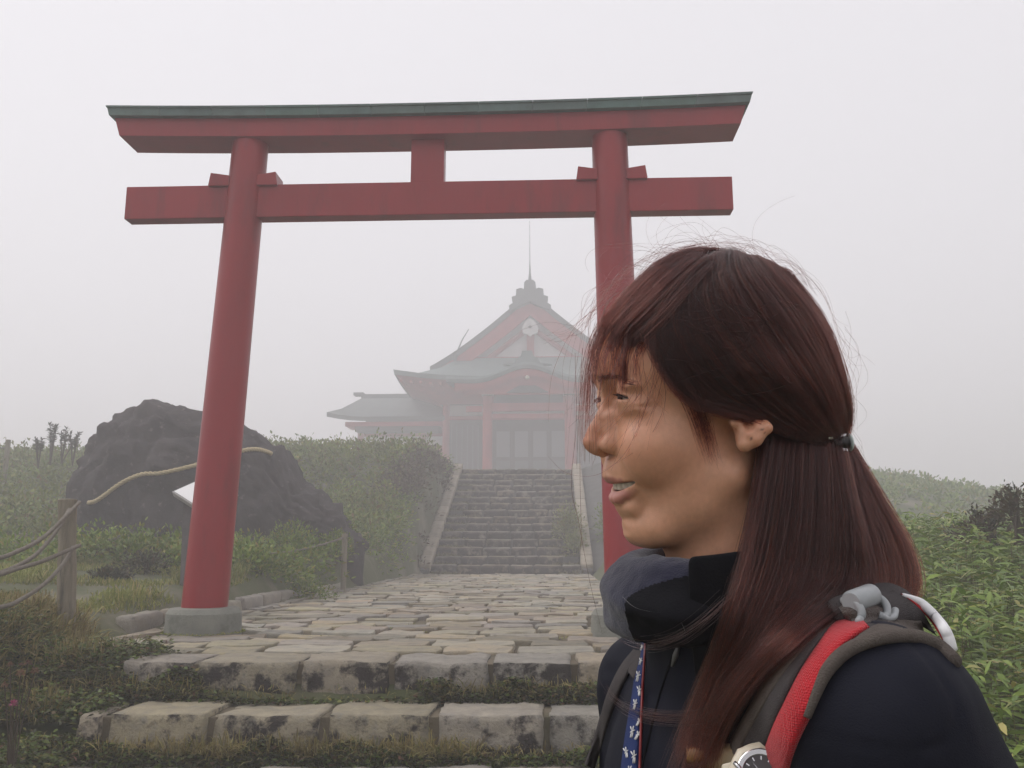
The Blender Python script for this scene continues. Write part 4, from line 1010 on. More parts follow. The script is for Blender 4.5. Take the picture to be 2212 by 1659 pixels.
def trace(sdf, pix, tmin=300.0, tmax=1100.0, n=70):
    D = np.array([lray(*p) for p in pix]); t = np.full(len(D), tmin); best = np.full(len(D), 1e9); bt = t.copy()
    for _ in range(n):
        P = CAML + D*t[:, None]; f = sdf(P)
        up = f < best; best = np.where(up, f, best); bt = np.where(up, t, bt)
        t = np.minimum(t + np.maximum(f, 0.02)*0.85, tmax)
    P = CAML + D*bt[:, None]
    return P, D, best
def smin(a, b, k):
    h = np.clip(0.5 + 0.5*(b - a)/k, 0, 1); return b*(1 - h) + a*h - k*h*(1 - h)
def smax(a, b, k): return -smin(-a, -b, k)
def ell(p, c, r):
    q = (p - np.asarray(c, np.float32)); r = np.asarray(r, np.float32)
    a = q/r; k0 = np.sqrt((a*a).sum(-1)); b = a/r; k1 = np.sqrt((b*b).sum(-1))
    return k0*(k0 - 1)/np.maximum(k1, 1e-6)
def rc(p, a, b, r1, r2):
    a = np.asarray(a, np.float32); b = np.asarray(b, np.float32); ba = b - a
    pa = p - a; h = np.clip((pa @ ba)/ba.dot(ba), 0, 1)
    return np.sqrt(((pa - h[:, None]*ba)**2).sum(-1)) - (r1 + (r2 - r1)*h)
def chain(p, pts, rs, k=1.5):
    f = None
    for i in range(len(pts) - 1):
        g = rc(p, pts[i], pts[i + 1], rs[i], rs[i + 1]); f = g if f is None else smin(f, g, k)
    return f
def polygonise(sdf, lo, hi, h, blk=5, newton=2):
    lo = np.asarray(lo, float); nb = np.ceil((np.asarray(hi) - lo)/(h*blk)).astype(int); n = nb*blk + 1
    C = np.stack(np.meshgrid(*[lo[i] + (np.arange(nb[i]) + 0.5)*h*blk for i in range(3)], indexing='ij'), -1).reshape(-1, 3).astype(np.float32)
    fc = sdf(C); act = np.abs(fc) < h*blk*1.35
    F = np.repeat(np.repeat(np.repeat(np.sign(fc).reshape(nb), blk, 0), blk, 1), blk, 2)
    F = np.pad(F, ((0, 1),)*3, mode='edge').astype(np.float32)*50
    ai = np.argwhere(act.reshape(nb))
    o = np.stack(np.meshgrid(*[np.arange(blk + 1)]*3, indexing='ij'), -1).reshape(-1, 3)
    I = np.unique((ai[:, None, :]*blk + o[None]).reshape(-1, 3) @ np.array([n[1]*n[2], n[2], 1]))
    ijk = np.stack(np.unravel_index(I, n), -1); P = (lo + ijk*h).astype(np.float32)
    vals = np.concatenate([sdf(P[k:k + 400000]) for k in range(0, len(P), 400000)])
    F.ravel()[I] = vals
    S = F < 0
    m = np.zeros(tuple(n - 1), np.int8)
    for a in (0, 1):
        for b in (0, 1):
            for c in (0, 1): m += S[a:n[0] - 1 + a, b:n[1] - 1 + b, c:n[2] - 1 + c]
    cells = (m > 0) & (m < 8); ci = np.argwhere(cells); vid = -np.ones(tuple(n - 1), np.int64); vid[cells] = np.arange(len(ci))
    acc = np.zeros((len(ci), 3)); cnt = np.zeros(len(ci))
    cor = [(a, b, c) for a in (0, 1) for b in (0, 1) for c in (0, 1)]
    for i in range(8):
        for j in range(i + 1, 8):
            d = np.abs(np.subtract(cor[i], cor[j]))
            if d.sum() != 1: continue
            fa = F[tuple((ci + cor[i]).T)]; fb = F[tuple((ci + cor[j]).T)]; x = (fa < 0) != (fb < 0)
            t = np.clip(fa/np.where(fa == fb, 1, fa - fb), 0, 1)
            acc += np.where(x[:, None], np.array(cor[i]) + t[:, None]*np.subtract(cor[j], cor[i]), 0); cnt += x
    V = lo + (ci + acc/np.maximum(cnt, 1)[:, None])*h
    Q = []
    for ax in range(3):
        b, c = (ax + 1) % 3, (ax + 2) % 3
        sl0 = [slice(None)]*3; sl1 = [slice(None)]*3; sl0[ax] = slice(0, n[ax] - 1); sl1[ax] = slice(1, n[ax])
        A, B_ = S[tuple(sl0)], S[tuple(sl1)]; e = np.argwhere(A != B_)
        ok = (e[:, b] > 0) & (e[:, c] > 0) & (e[:, b] < n[b] - 1) & (e[:, c] < n[c] - 1); e = e[ok]
        def g(db, dc):
            k = e.copy(); k[:, b] -= db; k[:, c] -= dc; return vid[tuple(k.T)]
        q = np.stack([g(0, 0), g(1, 0), g(1, 1), g(0, 1)], 1)
        ins = A[tuple(e.T)]; q = np.where(ins[:, None], q[:, ::1], q[:, ::-1]); Q.append(q)
    Q = np.concatenate(Q); Q = Q[(Q >= 0).all(1)]
    for _ in range(newton):
        e = 0.35*h; f0 = sdf(V.astype(np.float32)); G = np.stack([sdf((V + np.eye(3)[k]*e).astype(np.float32)) - f0 for k in range(3)], -1)/e
        s = f0[:, None]*G/np.maximum((G*G).sum(-1), 0.2)[:, None]; L = np.linalg.norm(s, axis=1)
        V = V - s*np.minimum(1, 0.7*h/np.maximum(L, 1e-9))[:, None]
    return V, Q
def sab(p): q = p.copy(); q[:, 1] = np.abs(q[:, 1]); return q
# ------------------------------------------------------------------ head
LIP_U = [(36.0, 0, -107.0), (37.2, 7, -106.3), (42.5, 16, -106.6), (50.5, 24.0, -107.3), (57.0, 28.0, -107.6)]
LIP_L = [(42.0, 0, -122.2), (42.8, 7, -121.6), (46.4, 16, -117.8), (52.5, 24.0, -112.2), (57.5, 28.3, -108.6)]
EYE = np.array([48.0, 29.0, -41.0])
def sdf_head(p, carve=True):
    p = np.asarray(p, np.float32); q = sab(p); u, v, w = q[:, 0], q[:, 1], q[:, 2]
    f = ell(q, (118, 0, -14), (92, 72, 76))
    f = smin(f, ell(q, (80, 0, -12), (52, 58, 50)), 14)
    f = smin(f, ell(q, (88, 0, -80), (49, 57, 60)), 20)
    f = smin(f, rc(q, (118, 49, -104), (74, 24, -143), 13, 14), 24)
    f = smin(f, ell(q, (61.5, 0, -146), (14.0, 17, 14)), 12)
    f = smin(f, rc(q, (70, 10, -147), (100, 34, -128), 12, 14), 14)
    f = smin(f, rc(q, (126, 0, -95), (150, 0, -235), 50, 55), 16)
    f = smin(f, ell(q, (62, 33, -80), (24, 24, 22)), 16)
    f = smin(f, ell(q, (61, 0, -104), (26, 27, 21)), 12)          # muzzle over the teeth
    f = smin(f, rc(q, (36.5, 6, -28), (46, 36, -27.5), 7.0, 6), 10)   # brow
    # eye socket, lids
    f = smax(f, -ell(q, (31, 29, -41), (13, 17, 10)), 12)
    f = smin(f, np.sqrt(((q - EYE.astype(np.float32))**2).sum(-1)) - 13.4, 5)
    f = smin(f, ell(q, (48, 32, -50), (6, 12, 3.0)), 14)             # smiling lower lid
    f = smin(f, ell(q, (45, 33, -33.5), (9, 15, 4.5)), 5)             # upper lid fold
    wc = -38.9 - (v - 17)*0.18; hh = 2.05*np.sqrt(np.clip(1 - ((v - 28.5)/12.5)**2, 0, 1))
    for a_, b_, k_ in (((44, 39, -43.0), (58, 50, -43.5), 0.5), ((53, 46, -45.5), (63, 54, -49), 0.15), ((53, 47, -41.5), (62, 54, -39), 0.12)): f = f + k_*np.exp(-(rc(q, a_, b_, 0.1, 0.1)/1.0)**2)
    f = smax(f, -np.maximum(np.maximum(np.abs(w - wc) - hh, u - 50), np.abs(v - 28.5) - 12.5), 0.6)
    # nose
    f = smin(f, chain(q, [(33, 0, -40), (29.5, 0, -54), (25.0, 0, -66), (22.5, 0, -76)], [5.3, 5.0, 6.2, 7.7], 3), 7)
    f = smin(f, ell(q, (26.5, 0, -81.0), (8.2, 7.0, 6.0)), 3)
    f = smin(f, rc(q, (34, 7, -58), (36, 9.5, -72), 5, 6), 7)
    f = smin(f, ell(q, (35.0, 11.2, -79.0), (9.4, 5.8, 7.0)), 4.5)
    f = smin(f, rc(q, (25.0, 0, -82.5), (32, 0, -86.8), 3.0, 2.6), 3)
    f = smax(f, -ell(q, (30.0, 7.0, -87.2), (6.2, 3.4, 4.8)), 1.0)
    # furrow from the nostril to the mouth corner
    f = smax(f, -(chain(q, [(40.5, 19.5, -80), (47, 28, -92), (57, 33, -106)], [1.4, 1.2, 0.6])), 7) if False else f + 2.1*np.exp(-(np.clip(chain(q, [(45, 20, -78), (49, 27, -91), (60, 34, -107)], [0.1, 0.1, 0.1]), 0, 99)/3.2)**2)
    f = smin(f, ell(q, (61, 37, -92), (17, 13, 16)), 10)              # cheek raised by the smile
    # lips
    fu = chain(q, LIP_U, [4.1, 4.0, 3.3, 2.2, 0.8]); fl = chain(q, LIP_L, [5.4, 5.1, 4.0, 2.4, 0.8])
    f = smin(f, rc(q, (49, 0, -130), (53, 12, -128), 8, 8), 6); f = smin(f, fu, 2.6); f = smin(f, fl, 3.2)
    f = f + 1.1*np.exp(-((v/3.2)**2 + ((w + 97)/5.5)**2 + ((u - 32)/9)**2))    # philtrum
    mc = -113.2 + (np.clip(v, 0, 30)/28.0)**2*5.2; mh = 3.0*np.clip(1 - (v/29.0)**2, 0, 1)**0.6
    mouth = np.maximum(np.maximum(np.abs(w - mc) - mh, u - 68), v - 28.5)
    if carve: f = smax(f, -mouth, 1.1)
    # small dent beside the mouth corner
    f = f + 1.6*np.exp(-(((u - 61)/4.5)**2 + ((v - 31)/5.0)**2 + ((w + 107.5)/5.0)**2))
    # ears
    qe = q + np.array([10.5, 0, 0], np.float32)
    e = chain(qe, [(131, 73, -79), (138, 76, -75), (146, 79, -67), (145, 75, -61)], [6.0, 5.2, 3.8, 3.2], 3)
    e = smin(e, ell(qe, (137, 73.5, -68), (10.5, 4.0, 11)), 4)
    e = smin(e, rc(qe, (134, 64, -62), (132, 69, -72), 9, 6), 6)
    e = smin(e, chain(qe, [(133, 77, -72), (138, 78, -67), (139, 75, -61)], [3.0, 2.8, 2.4], 2), 3)   # antihelix
    e = smax(e, -ell(qe, (132.5, 80.5, -60), (4.6, 9, 9)), 3)
    e = smin(e, ell(qe, (124.5, 71.5, -62), (4.5, 3.4, 5)), 3)
    e = smax(e, w + 60, 3)
    f = smin(f, e, 4)
    f = smax(f, -rc(qe, (131, 83, -56), (128, 62, -57), 3.4, 2.6), 1.5)
    return f
PROF = [(-22, 27.2), (-28, 27.4), (-33, 28.6), (-40, 30), (-46, 29.3), (-53, 25.6), (-60, 21.6), (-68, 17.2), (-73, 15.2), (-76, 14.6), (-80, 15.2), (-83, 17.0), (-86, 20.5), (-88, 25), (-90, 29),
        (-94, 30), (-100, 30.2), (-103, 30.6), (-106, 31.8), (-108.3, 33.8), (-110, 36.3), (-117.2, 38.4), (-119, 37.0), (-122, 36.3), (-126, 37.4), (-130, 40.3), (-133, 42.6), (-137, 44.4), (-141, 45.8), (-146, 47.2), (-150, 48.6), (-154, 51), (-157, 54)]
def build_head(P):
    V, Q = polygonise(sdf_head, (8, -92, -250), (222, 92, 68), 1.25)
    # settle the middle line of the face on the measured profile
    ws = np.arange(-158, -20, 0.5); mid = V[np.abs(V[:, 1]) < 1.2]
    act = []
    for w_ in ws:
        s = mid[np.abs(mid[:, 2] - w_) < 1.0]; act.append(s[:, 0].min() if len(s) else np.nan)
    act = np.array(act); pr = np.array(PROF)[::-1]
    tgt = 26 + (np.interp(ws, pr[:, 0], pr[:, 1]) - 26)/math.cos(YAW)
    du = np.where(np.isnan(act), 0, tgt - act); gap = (ws < -109.8) & (ws > -117.4); du[gap] = np.interp(ws[gap], ws[~gap], du[~gap])
    du = np.clip(du, -4, 4); ker = np.exp(-(np.arange(-14, 15)*0.5/2.6)**2); ker /= ker.sum(); du = np.convolve(np.pad(du, 14, mode='edge'), ker, 'valid')
    a_w = np.interp(V[:, 2], ws, np.nan_to_num(act, nan=40.0))
    fall = np.exp(-(V[:, 1]/13.0)**2)*np.exp(-(np.clip(V[:, 0] - a_w, 0, 99)/16.0)**2)*sstep(V[:, 2], -153, -146)*(1 - sstep(V[:, 2], -26, -21))
    V[:, 0] += np.interp(V[:, 2], ws, du)*fall
    # surface colour: skin, lips, blush, mouth lining, scalp
    q = sab(V.astype(np.float32)); u, v, w = q.T
    skin = np.array([0.61, 0.325, 0.205]); col = np.tile(skin, (len(V), 1))
    def blend(m, c): 
        nonlocal col
        col = col*(1 - m[:, None]) + np.array(c)*m[:, None]
    blend(0.35*np.exp(-(((w + 86)/24)**2 + ((v - 44)/20)**2))*(u < 95), (0.60, 0.26, 0.155))
    blend(0.22*np.exp(-(((w + 78)/12)**2 + (v/18)**2))*(u < 46), (0.60, 0.245, 0.16))
    blend(0.30*np.exp(-(((w + 41)/10)**2 + ((v - 31)/16)**2))*(u < 60), (0.46, 0.23, 0.145))
    blend(0.35*np.exp(-(((u - 129)/18)**2 + ((w + 60)/26)**2))*(v > 68), (0.54, 0.22, 0.125))
    mot = vnoise3(V*0.09, 11)*0.05 + vnoise3(V*0.32, 12)*0.05 + vnoise3(V*0.8, 13)*0.05
    col *= (1 + mot)[:, None]
    lp = np.minimum(chain(q, LIP_U, [4.1, 4.0, 3.3, 2.2, 0.8]), chain(q, LIP_L, [5.4, 5.1, 4.0, 2.4, 0.8]))
    edge = 0.9 + 0.5*vnoise3(V*0.5, 4); lm = 1 - sstep(lp, edge - 0.9, edge + 0.4)
    lm *= ((w > -126.0) & (w < -103.0 + 0.06*v)); 
    blend(np.clip(lm, 0, 1)*0.85, (0.42, 0.17, 0.145))
    inside = (sdf_head(V.astype(np.float32), False) < -2.6) & (np.abs(w + 112) < 9) & (v < 29) & (u < 72)
    col[inside] = (0.10, 0.03, 0.03)
    blend(1 - sstep(lid_line(q), 0.2, 0.9), (0.05, 0.03, 0.025))
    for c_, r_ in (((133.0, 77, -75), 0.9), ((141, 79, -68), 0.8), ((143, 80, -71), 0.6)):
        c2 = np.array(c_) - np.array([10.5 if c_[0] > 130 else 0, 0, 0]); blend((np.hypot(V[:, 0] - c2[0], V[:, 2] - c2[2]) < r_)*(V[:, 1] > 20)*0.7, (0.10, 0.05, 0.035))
    me = np_mesh('body', l2w(V) , Q)
    ca = me.color_attributes.new('tint', 'FLOAT_COLOR', 'POINT')
    ca.data.foreach_set('color', np.concatenate([col, np.ones((len(col), 1))], 1).astype(np.float32).ravel())
    m = bpy.data.materials.new('skin'); m.use_nodes = True; t = m.node_tree; N = t.nodes; L = t.links; b = N['Principled BSDF']
    at_ = N.new('ShaderNodeAttribute'); at_.attribute_name = 'tint'; L.new(at_.outputs['Color'], b.inputs['Base Color'])
    b.inputs['Roughness'].default_value = 0.42; b.inputs['Specular IOR Level'].default_value = 0.5
    b.inputs['Subsurface Weight'].default_value = 0.22; b.inputs['Subsurface Radius'].default_value = (1.0, 0.38, 0.22); b.inputs['Subsurface Scale'].default_value = 0.004
    tc = N.new('ShaderNodeTexCoord'); n1 = N.new('ShaderNodeTexVoronoi'); n1.inputs['Scale'].default_value = 900; n2 = N.new('ShaderNodeTexNoise'); n2.inputs['Scale'].default_value = 260; n2.inputs['Detail'].default_value = 4
    L.new(tc.outputs['Object'], n1.inputs['Vector']); L.new(tc.outputs['Object'], n2.inputs['Vector'])
    ad = N.new('ShaderNodeMath'); L.new(n1.outputs['Distance'], ad.inputs[0]); L.new(n2.outputs['Fac'], ad.inputs[1])
    bp = N.new('ShaderNodeBump'); bp.inputs['Strength'].default_value = 0.10; bp.inputs['Distance'].default_value = 0.0006; L.new(ad.outputs[0], bp.inputs['Height']); L.new(bp.outputs[0], b.inputs['Normal'])
    return link_mesh('body', me, m, P, smooth=True)
def lid_line(q):                                      # distance to the rim of the lids
    u, v, w = q.T
    wc = -38.9 - (v - 17)*0.18; hh = 2.05*np.sqrt(np.clip(1 - ((v - 28.5)/12.5)**2, 0, 1))
    d = np.abs(w - (wc + hh)); return np.where((u < 52) & (v > 16.0) & (v < 41.5), d, 9.0)
# ------------------------------------------------------------------ clothing shapes
PHI = math.radians(22.0); CB = np.array([150.0, -4.0]); TILT = 0.12
FWD = np.array([-math.cos(PHI), math.sin(PHI)]); LFT = np.array([math.sin(PHI), math.cos(PHI)])
def t2l(f, l, w): p = CB + f*FWD + l*LFT; return np.array([p[0], p[1], w + TILT*p[1]])
def l2t(p):
    d = p[:, :2] - CB.astype(np.float32); return np.stack([d @ FWD.astype(np.float32), d @ LFT.astype(np.float32), p[:, 2] - np.float32(TILT)*p[:, 1]], -1)
def sdf_torso(q):
    f = ell(q, (4, -4, -430), (100, 142, 205))
    f = smin(f, ell(q, (-4, 0, -640), (108, 140, 240)), 40)
    f = smin(f, rc(q, (-8, 0, -250), (28, 126, -276), 50, 58), 26)
    f = smin(f, rc(q, (-8, 0, -250), (-8, -112, -284), 50, 48), 26)
    f = smin(f, rc(q, (10, 0, -240), (20, 0, -216), 66, 60), 20)
    f = smin(f, rc(q, (22, 146, -288), (-60, 215, -560), 70, 66), 22)
    f = smin(f, rc(q, (-60, 215, -560), (30, 185, -780), 66, 46), 20)
    f = smin(f, rc(q, (-12, -122, -296), (-34, -172, -560), 50, 50), 22)
    f = smin(f, rc(q, (-34, -172, -560), (30, -160, -780), 50, 42), 20)
    return f
def sdf_jacket(p):
    p = np.asarray(p, np.float32); q = l2t(p)
    f = sdf_torso(q)
    s = np.array([0.012, 0.012, 0.006], np.float32)
    f = f - 5.0*vnoise3(q*s*1.3 + 3.1, 21).astype(np.float32) - 2.2*vnoise3(q*np.array([0.03, 0.03, 0.014], np.float32) + 9, 22).astype(np.float32)
    f = f - 2.6*np.abs(vnoise3(q*np.array([0.020, 0.020, 0.008], np.float32) + np.array([0, 0, 0], np.float32) + (q[:, 1:2]*0.006), 25)).astype(np.float32) + 1.2*np.exp(-(np.abs(np.abs(vnoise3(q*np.array([0.011, 0.011, 0.016], np.float32) + 5, 26)) - 0.0)/0.05)**2).astype(np.float32)
    # folds running down the near sleeve
    for a, b, dep, wd in (((-14, 178, -300), (-44, 214, -640), 9, 10), ((30, 200, -330), (0, 232, -640), 4, 9), ((96, 120, -330), (80, 130, -520), 5, 10), ((86, 40, -300), (100, 60, -520), 4, 9)):
        d = rc(q, a, b, 0.1, 0.1); f = f + dep*np.exp(-(d/wd)**2)
    return f
def sdf_hairshell(p):
    p = np.asarray(p, np.float32)
    q = p.copy(); 
    f = ell(q, (121, 0, -8), (101, 82, 90))
    f = smin(f, ell(q, (170, 0, -44), (66, 66, 62)), 30)
    s = p.copy(); s[:, 1] = np.abs(s[:, 1])
    f = smin(f, ell(s, (142, 58, -34), (34, 27, 24)), 14)
    return f
def sdf_headhair(p): return np.minimum(sdf_hairshell(p), sdf_head(p))
def build_cloth(P):
    C = {}
    C['shell'] = mat('jacket_shell', (0.0070, 0.0078, 0.0155), 0.7, var=(0.0095, 0.0105, 0.0195), vscale=3, bump=0.25, bscale=900, spec=0.16)
    C['fleece'] = mat('gaiter_fleece', (0.025, 0.0255, 0.050), 0.95, var=(0.018, 0.0185, 0.037), vscale=40, bump=0.35, bscale=700, spec=0.15, sheen=0.35)
    C['black'] = mat('collar_shell', (0.004, 0.004, 0.006), 0.7, var=(0.006, 0.006, 0.009), vscale=20, bump=0.2, bscale=500, spec=0.12)
    C['zip'] = mat('zip_metal', (0.20, 0.20, 0.21), 0.4, metal=0.6)
    C['thread'] = mat('seam_thread', (0.10, 0.10, 0.15), 0.9)
    C['trouser'] = mat('trouser_cloth', (0.05, 0.05, 0.055), 0.9); C['boot'] = mat('boot_leather', (0.06, 0.045, 0.03), 0.7)
    V, Q = polygonise(sdf_jacket, (-20, -270, -760), (360, 290, -190), 4.0, newton=2)
    jk = link_mesh('jacket', np_mesh('jacket', l2w(V), Q), C['shell'], P, smooth=True)
    # neck gaiter: rolled fleece tube
    def sdf_g(p):
        p = np.asarray(p, np.float32); a = np.arctan2(p[:, 1], -(p[:, 0] - 118))
        R = 52 + 12*np.cos(a); c = -190 - 6 + 10*np.cos(a)*-0.4 + 0*a
        rr = np.sqrt(((p[:, 0] - 118))**2 + (p[:, 1]*1.02)**2)
        x = rr - R; y = p[:, 2] - c
        y2 = y + x*0.25
        f = np.sqrt((x/23.0)**2 + (y2/32.0)**2); f = (f - 1)*22
        f = f - 2.2*np.sin(y*0.17 + 2.2*np.sin(a*1.3) + x*0.03)*np.exp(-((y + 3)/30)**2) - 1.6*vnoise3(p*0.045, 31) - 0.5*vnoise3(p*0.15, 32)
        hole = np.sqrt(((p[:, 0] - 122))**2 + p[:, 1]**2) - 46
        return smax(f, -np.maximum(hole, -(p[:, 2] + 190)), 6)
    V, Q = polygonise(sdf_g, (15, -100, -250), (225, 100, -150), 1.6)
    g = link_mesh('neck_gaiter', np_mesh('neck_gaiter', l2w(V), Q), [C['fleece'], C['black']], P, smooth=True)
    poly = catmull([(1350, 1324), (1354, 1294), (1392, 1270), (1440, 1254), (1500, 1240), (1530, 1230), (1560, 1420), (1440, 1440), (1394, 1414), (1364, 1370), (1350, 1324)], 80)
    CW = l2w(V[Q].mean(1)); px = np.array([proj(c) for c in CW]); inside = np.zeros(len(px), bool)
    for i in range(len(poly) - 1):
        (x1, y1), (x2, y2) = poly[i], poly[i + 1]; c_ = ((y1 > px[:, 1]) != (y2 > px[:, 1])); inside ^= c_ & (px[:, 0] < (x2 - x1)*(px[:, 1] - y1)/(y2 - y1 + 1e-9) + x1)
    inside &= V[Q].mean(1)[:, 1] > -5
    if len(g.data.polygons) == len(Q): g.data.polygons.foreach_set('material_index', inside.astype(np.int32))
    def on(sdf, pix, off):
        X, D, b = trace(sdf, pix); return X - D*off
    # stitched seam and zip on the gaiter
    def line(name, sdf, pix, rad, m, par, off=0.5, n=60, n_t=6):
        pp = catmull(pix, n); X = on(sdf, [tuple(p) for p in pp], off)
        return MB().tube(l2w(X), rad/1000, n=n_t).build(name, m, par, smooth=True)
    X = on(sdf_g, [tuple(p) for p in catmull([(1322, 1268), (1345, 1252), (1390, 1237), (1440, 1225), (1478, 1212)], 46)], 0.15)
    W_ = l2w(X); mb = MB()
    for i in range(0, 45, 2): mb.tube([W_[i], W_[i] + (W_[i + 1] - W_[i])*0.8], 0.00035, n=4)
    mb.build('seam', C['thread'], g)
    X = on(sdf_g, [tuple(p) for p in catmull([(1346, 1290), (1372, 1312), (1410, 1322), (1445, 1325), (1468, 1338), (1480, 1362)], 40)], 0.3)
    W_ = l2w(X); mb = MB()
    for i in range(0, 39): mb.tube([W_[i], W_[i] + (W_[i + 1] - W_[i])*0.55], 0.0007, n=5)
    mb.build('zipper', C['zip'], g)
    # stand-up collar of the jacket, open at the front
    def collar(a):                                     # a: 0 front .. pi back on the near side
        return 118 - 78*math.cos(a)*1.0, 77*math.sin(a)
    P2 = []; n = 34
    for i in range(n + 1):
        a = 1.02 + (2*PI - 1.02 - 2.0)*i/n; row = []
        for j in range(9):
            t = j/8; uu, vv = collar(a); k = 1.0 - 0.10*(1 - t)**2 - 0.30*(1 - t)**1.5*math.exp(-(a - 1.02)/0.6) + 0.03*math.sin(PI*t); top = -156 - 4*math.cos(a) - 4*math.sin(a*2)
            w_ = -262 + (top + 262)*t; wob = 1 + 0.014*vnoise3(np.array([[a*2.5, t*2.0, 0.5]]), 5)[0]
            row.append(l2w((118 + (uu - 118)*k*wob, vv*k*wob, w_)))
        P2.append(row)
    mb = MB(); mb.grid(P2); cl = mb.build('collar', C['black'], P, smooth=True)
    so = cl.modifiers.new('thick', 'SOLIDIFY'); so.thickness = 0.004; so.offset = -1
    sb = cl.modifiers.new('sub', 'SUBSURF'); sb.levels = 1; sb.render_levels = 2
    # chest zip of the jacket
    z = line('chest_zip', sdf_jacket, [(1468, 1380), (1452, 1420), (1438, 1460), (1420, 1520), (1400, 1600), (1385, 1668)], 1.1, C['black'], jk, off=1.2)
    X = on(sdf_jacket, [(1466, 1392), (1452, 1440)], 4.0); MB().tube(l2w(np.array([X[0], X[0]*0.5 + X[1]*0.5, X[1]])), [0.0012, 0.0024, 0.0012], n=6).build('zip_pull', C['zip'], jk, smooth=True)
    # legs and boots (below the frame)
    hz = l2w(t2l(0, 0, -830)); yv = math.atan2(FWD @ [RM[1, 0], RM[1, 1]], FWD @ [RM[0, 0], RM[0, 1]])
    fw = np.array([math.cos(yv), math.sin(yv), 0]); lf = np.array([-fw[1], fw[0], 0])
    mb = MB()
    a0 = np.array([hz[0], hz[1], hz[2]])
    for s in (-1, 1):
        hip = a0 + lf*0.085*s; knee = a0*0.5 + np.array([hz[0], hz[1], Z4])*0.5 + lf*0.095*s + fw*0.02; ank = np.array([hz[0], hz[1], Z4 + 0.09]) + lf*0.10*s
        mb.tube([hip + np.array([0, 0, 0.14]), hip, (hip + knee)/2, knee, (knee + ank)/2, ank], [0.10, 0.105, 0.085, 0.065, 0.062, 0.055], n=16)
    mb.build('trousers', C['trouser'], P, smooth=True)
    for s in (-1, 1):
        ank = np.array([hz[0], hz[1], Z4]) + lf*0.10*s; b_ = MB()
        b_.tube([ank + [0, 0, 0.14], ank + [0, 0, 0.08], ank + [0, 0, 0.045] + fw*0.02, ank + fw*0.10 + [0, 0, 0.042], ank + fw*0.17 + [0, 0, 0.035]], [0.05, 0.052, 0.048, 0.044, 0.03], n=12)
        b_.build('boot', C['boot'], P, smooth=True)
    return C
# ------------------------------------------------------------------ hair
def hair_material(name, col, rough=0.33, var=0.25):
    m = bpy.data.materials.new(name); m.use_nodes = True; t = m.node_tree; N = t.nodes; L = t.links; N.remove(N['Principled BSDF'])
    h = N.new('ShaderNodeBsdfHairPrincipled'); h.parametrization = 'COLOR'; h.inputs['Color'].default_value = (*col, 1)
    h.inputs['Roughness'].default_value = rough; h.inputs['Radial Roughness'].default_value = 0.42
    h.inputs['Random Roughness'].default_value = 0.2; h.inputs['IOR'].default_value = 1.45
    ri = N.new('ShaderNodeHairInfo'); L.new(ri.outputs['Random'], h.inputs['Random'])
    hv = N.new('ShaderNodeHueSaturation'); hv.inputs['Color'].default_value = (*col, 1)
    mr = N.new('ShaderNodeMapRange'); mr.inputs['To Min'].default_value = 1 - var*1.4; mr.inputs['To Max'].default_value = 1 + var*2.2
    L.new(ri.outputs['Random'], mr.inputs['Value']); L.new(mr.outputs[0], hv.inputs['Value'])
    ic = N.new('ShaderNodeMapRange'); ic.inputs['From Min'].default_value = 0.35; ic.inputs['From Max'].default_value = 1.0; L.new(ri.outputs['Intercept'], ic.inputs['Value'])
    tip = N.new('ShaderNodeMixRGB'); tip.inputs['Color1'].default_value = (*col, 1); tip.inputs['Color2'].default_value = (col[0]*2.6, col[1]*2.0, col[2]*1.7, 1); L.new(ic.outputs[0], tip.inputs['Fac']); L.new(tip.outputs[0], hv.inputs['Color'])
    L.new(hv.outputs[0], h.inputs['Color'])
    L.new(h.outputs[0], N['Material Output'].inputs['Surface']); return m
def curves_obj(name, lines, radii, m, parent):
    """lines: list of (k,3) world points; radii: list of (root, tip) in metres"""
    cd = bpy.data.hair_curves.new(name); cd.add_curves([len(l) for l in lines])
    pos = np.concatenate(lines).astype(np.float32)
    rad = np.concatenate([np.linspace(1, 0, len(l))**0.6*(r[0] - r[1]) + r[1] for l, r in zip(lines, radii)]).astype(np.float32)
    cd.attributes['position'].data.foreach_set('vector', pos.ravel())
    ra = cd.attributes.get('radius') or cd.attributes.new('radius', 'FLOAT', 'POINT'); ra.data.foreach_set('value', rad)
    cd.materials.append(m); o = bpy.data.objects.new(name, cd); COL.objects.link(o); o.parent = parent; return o
HR = np.random.default_rng(77)
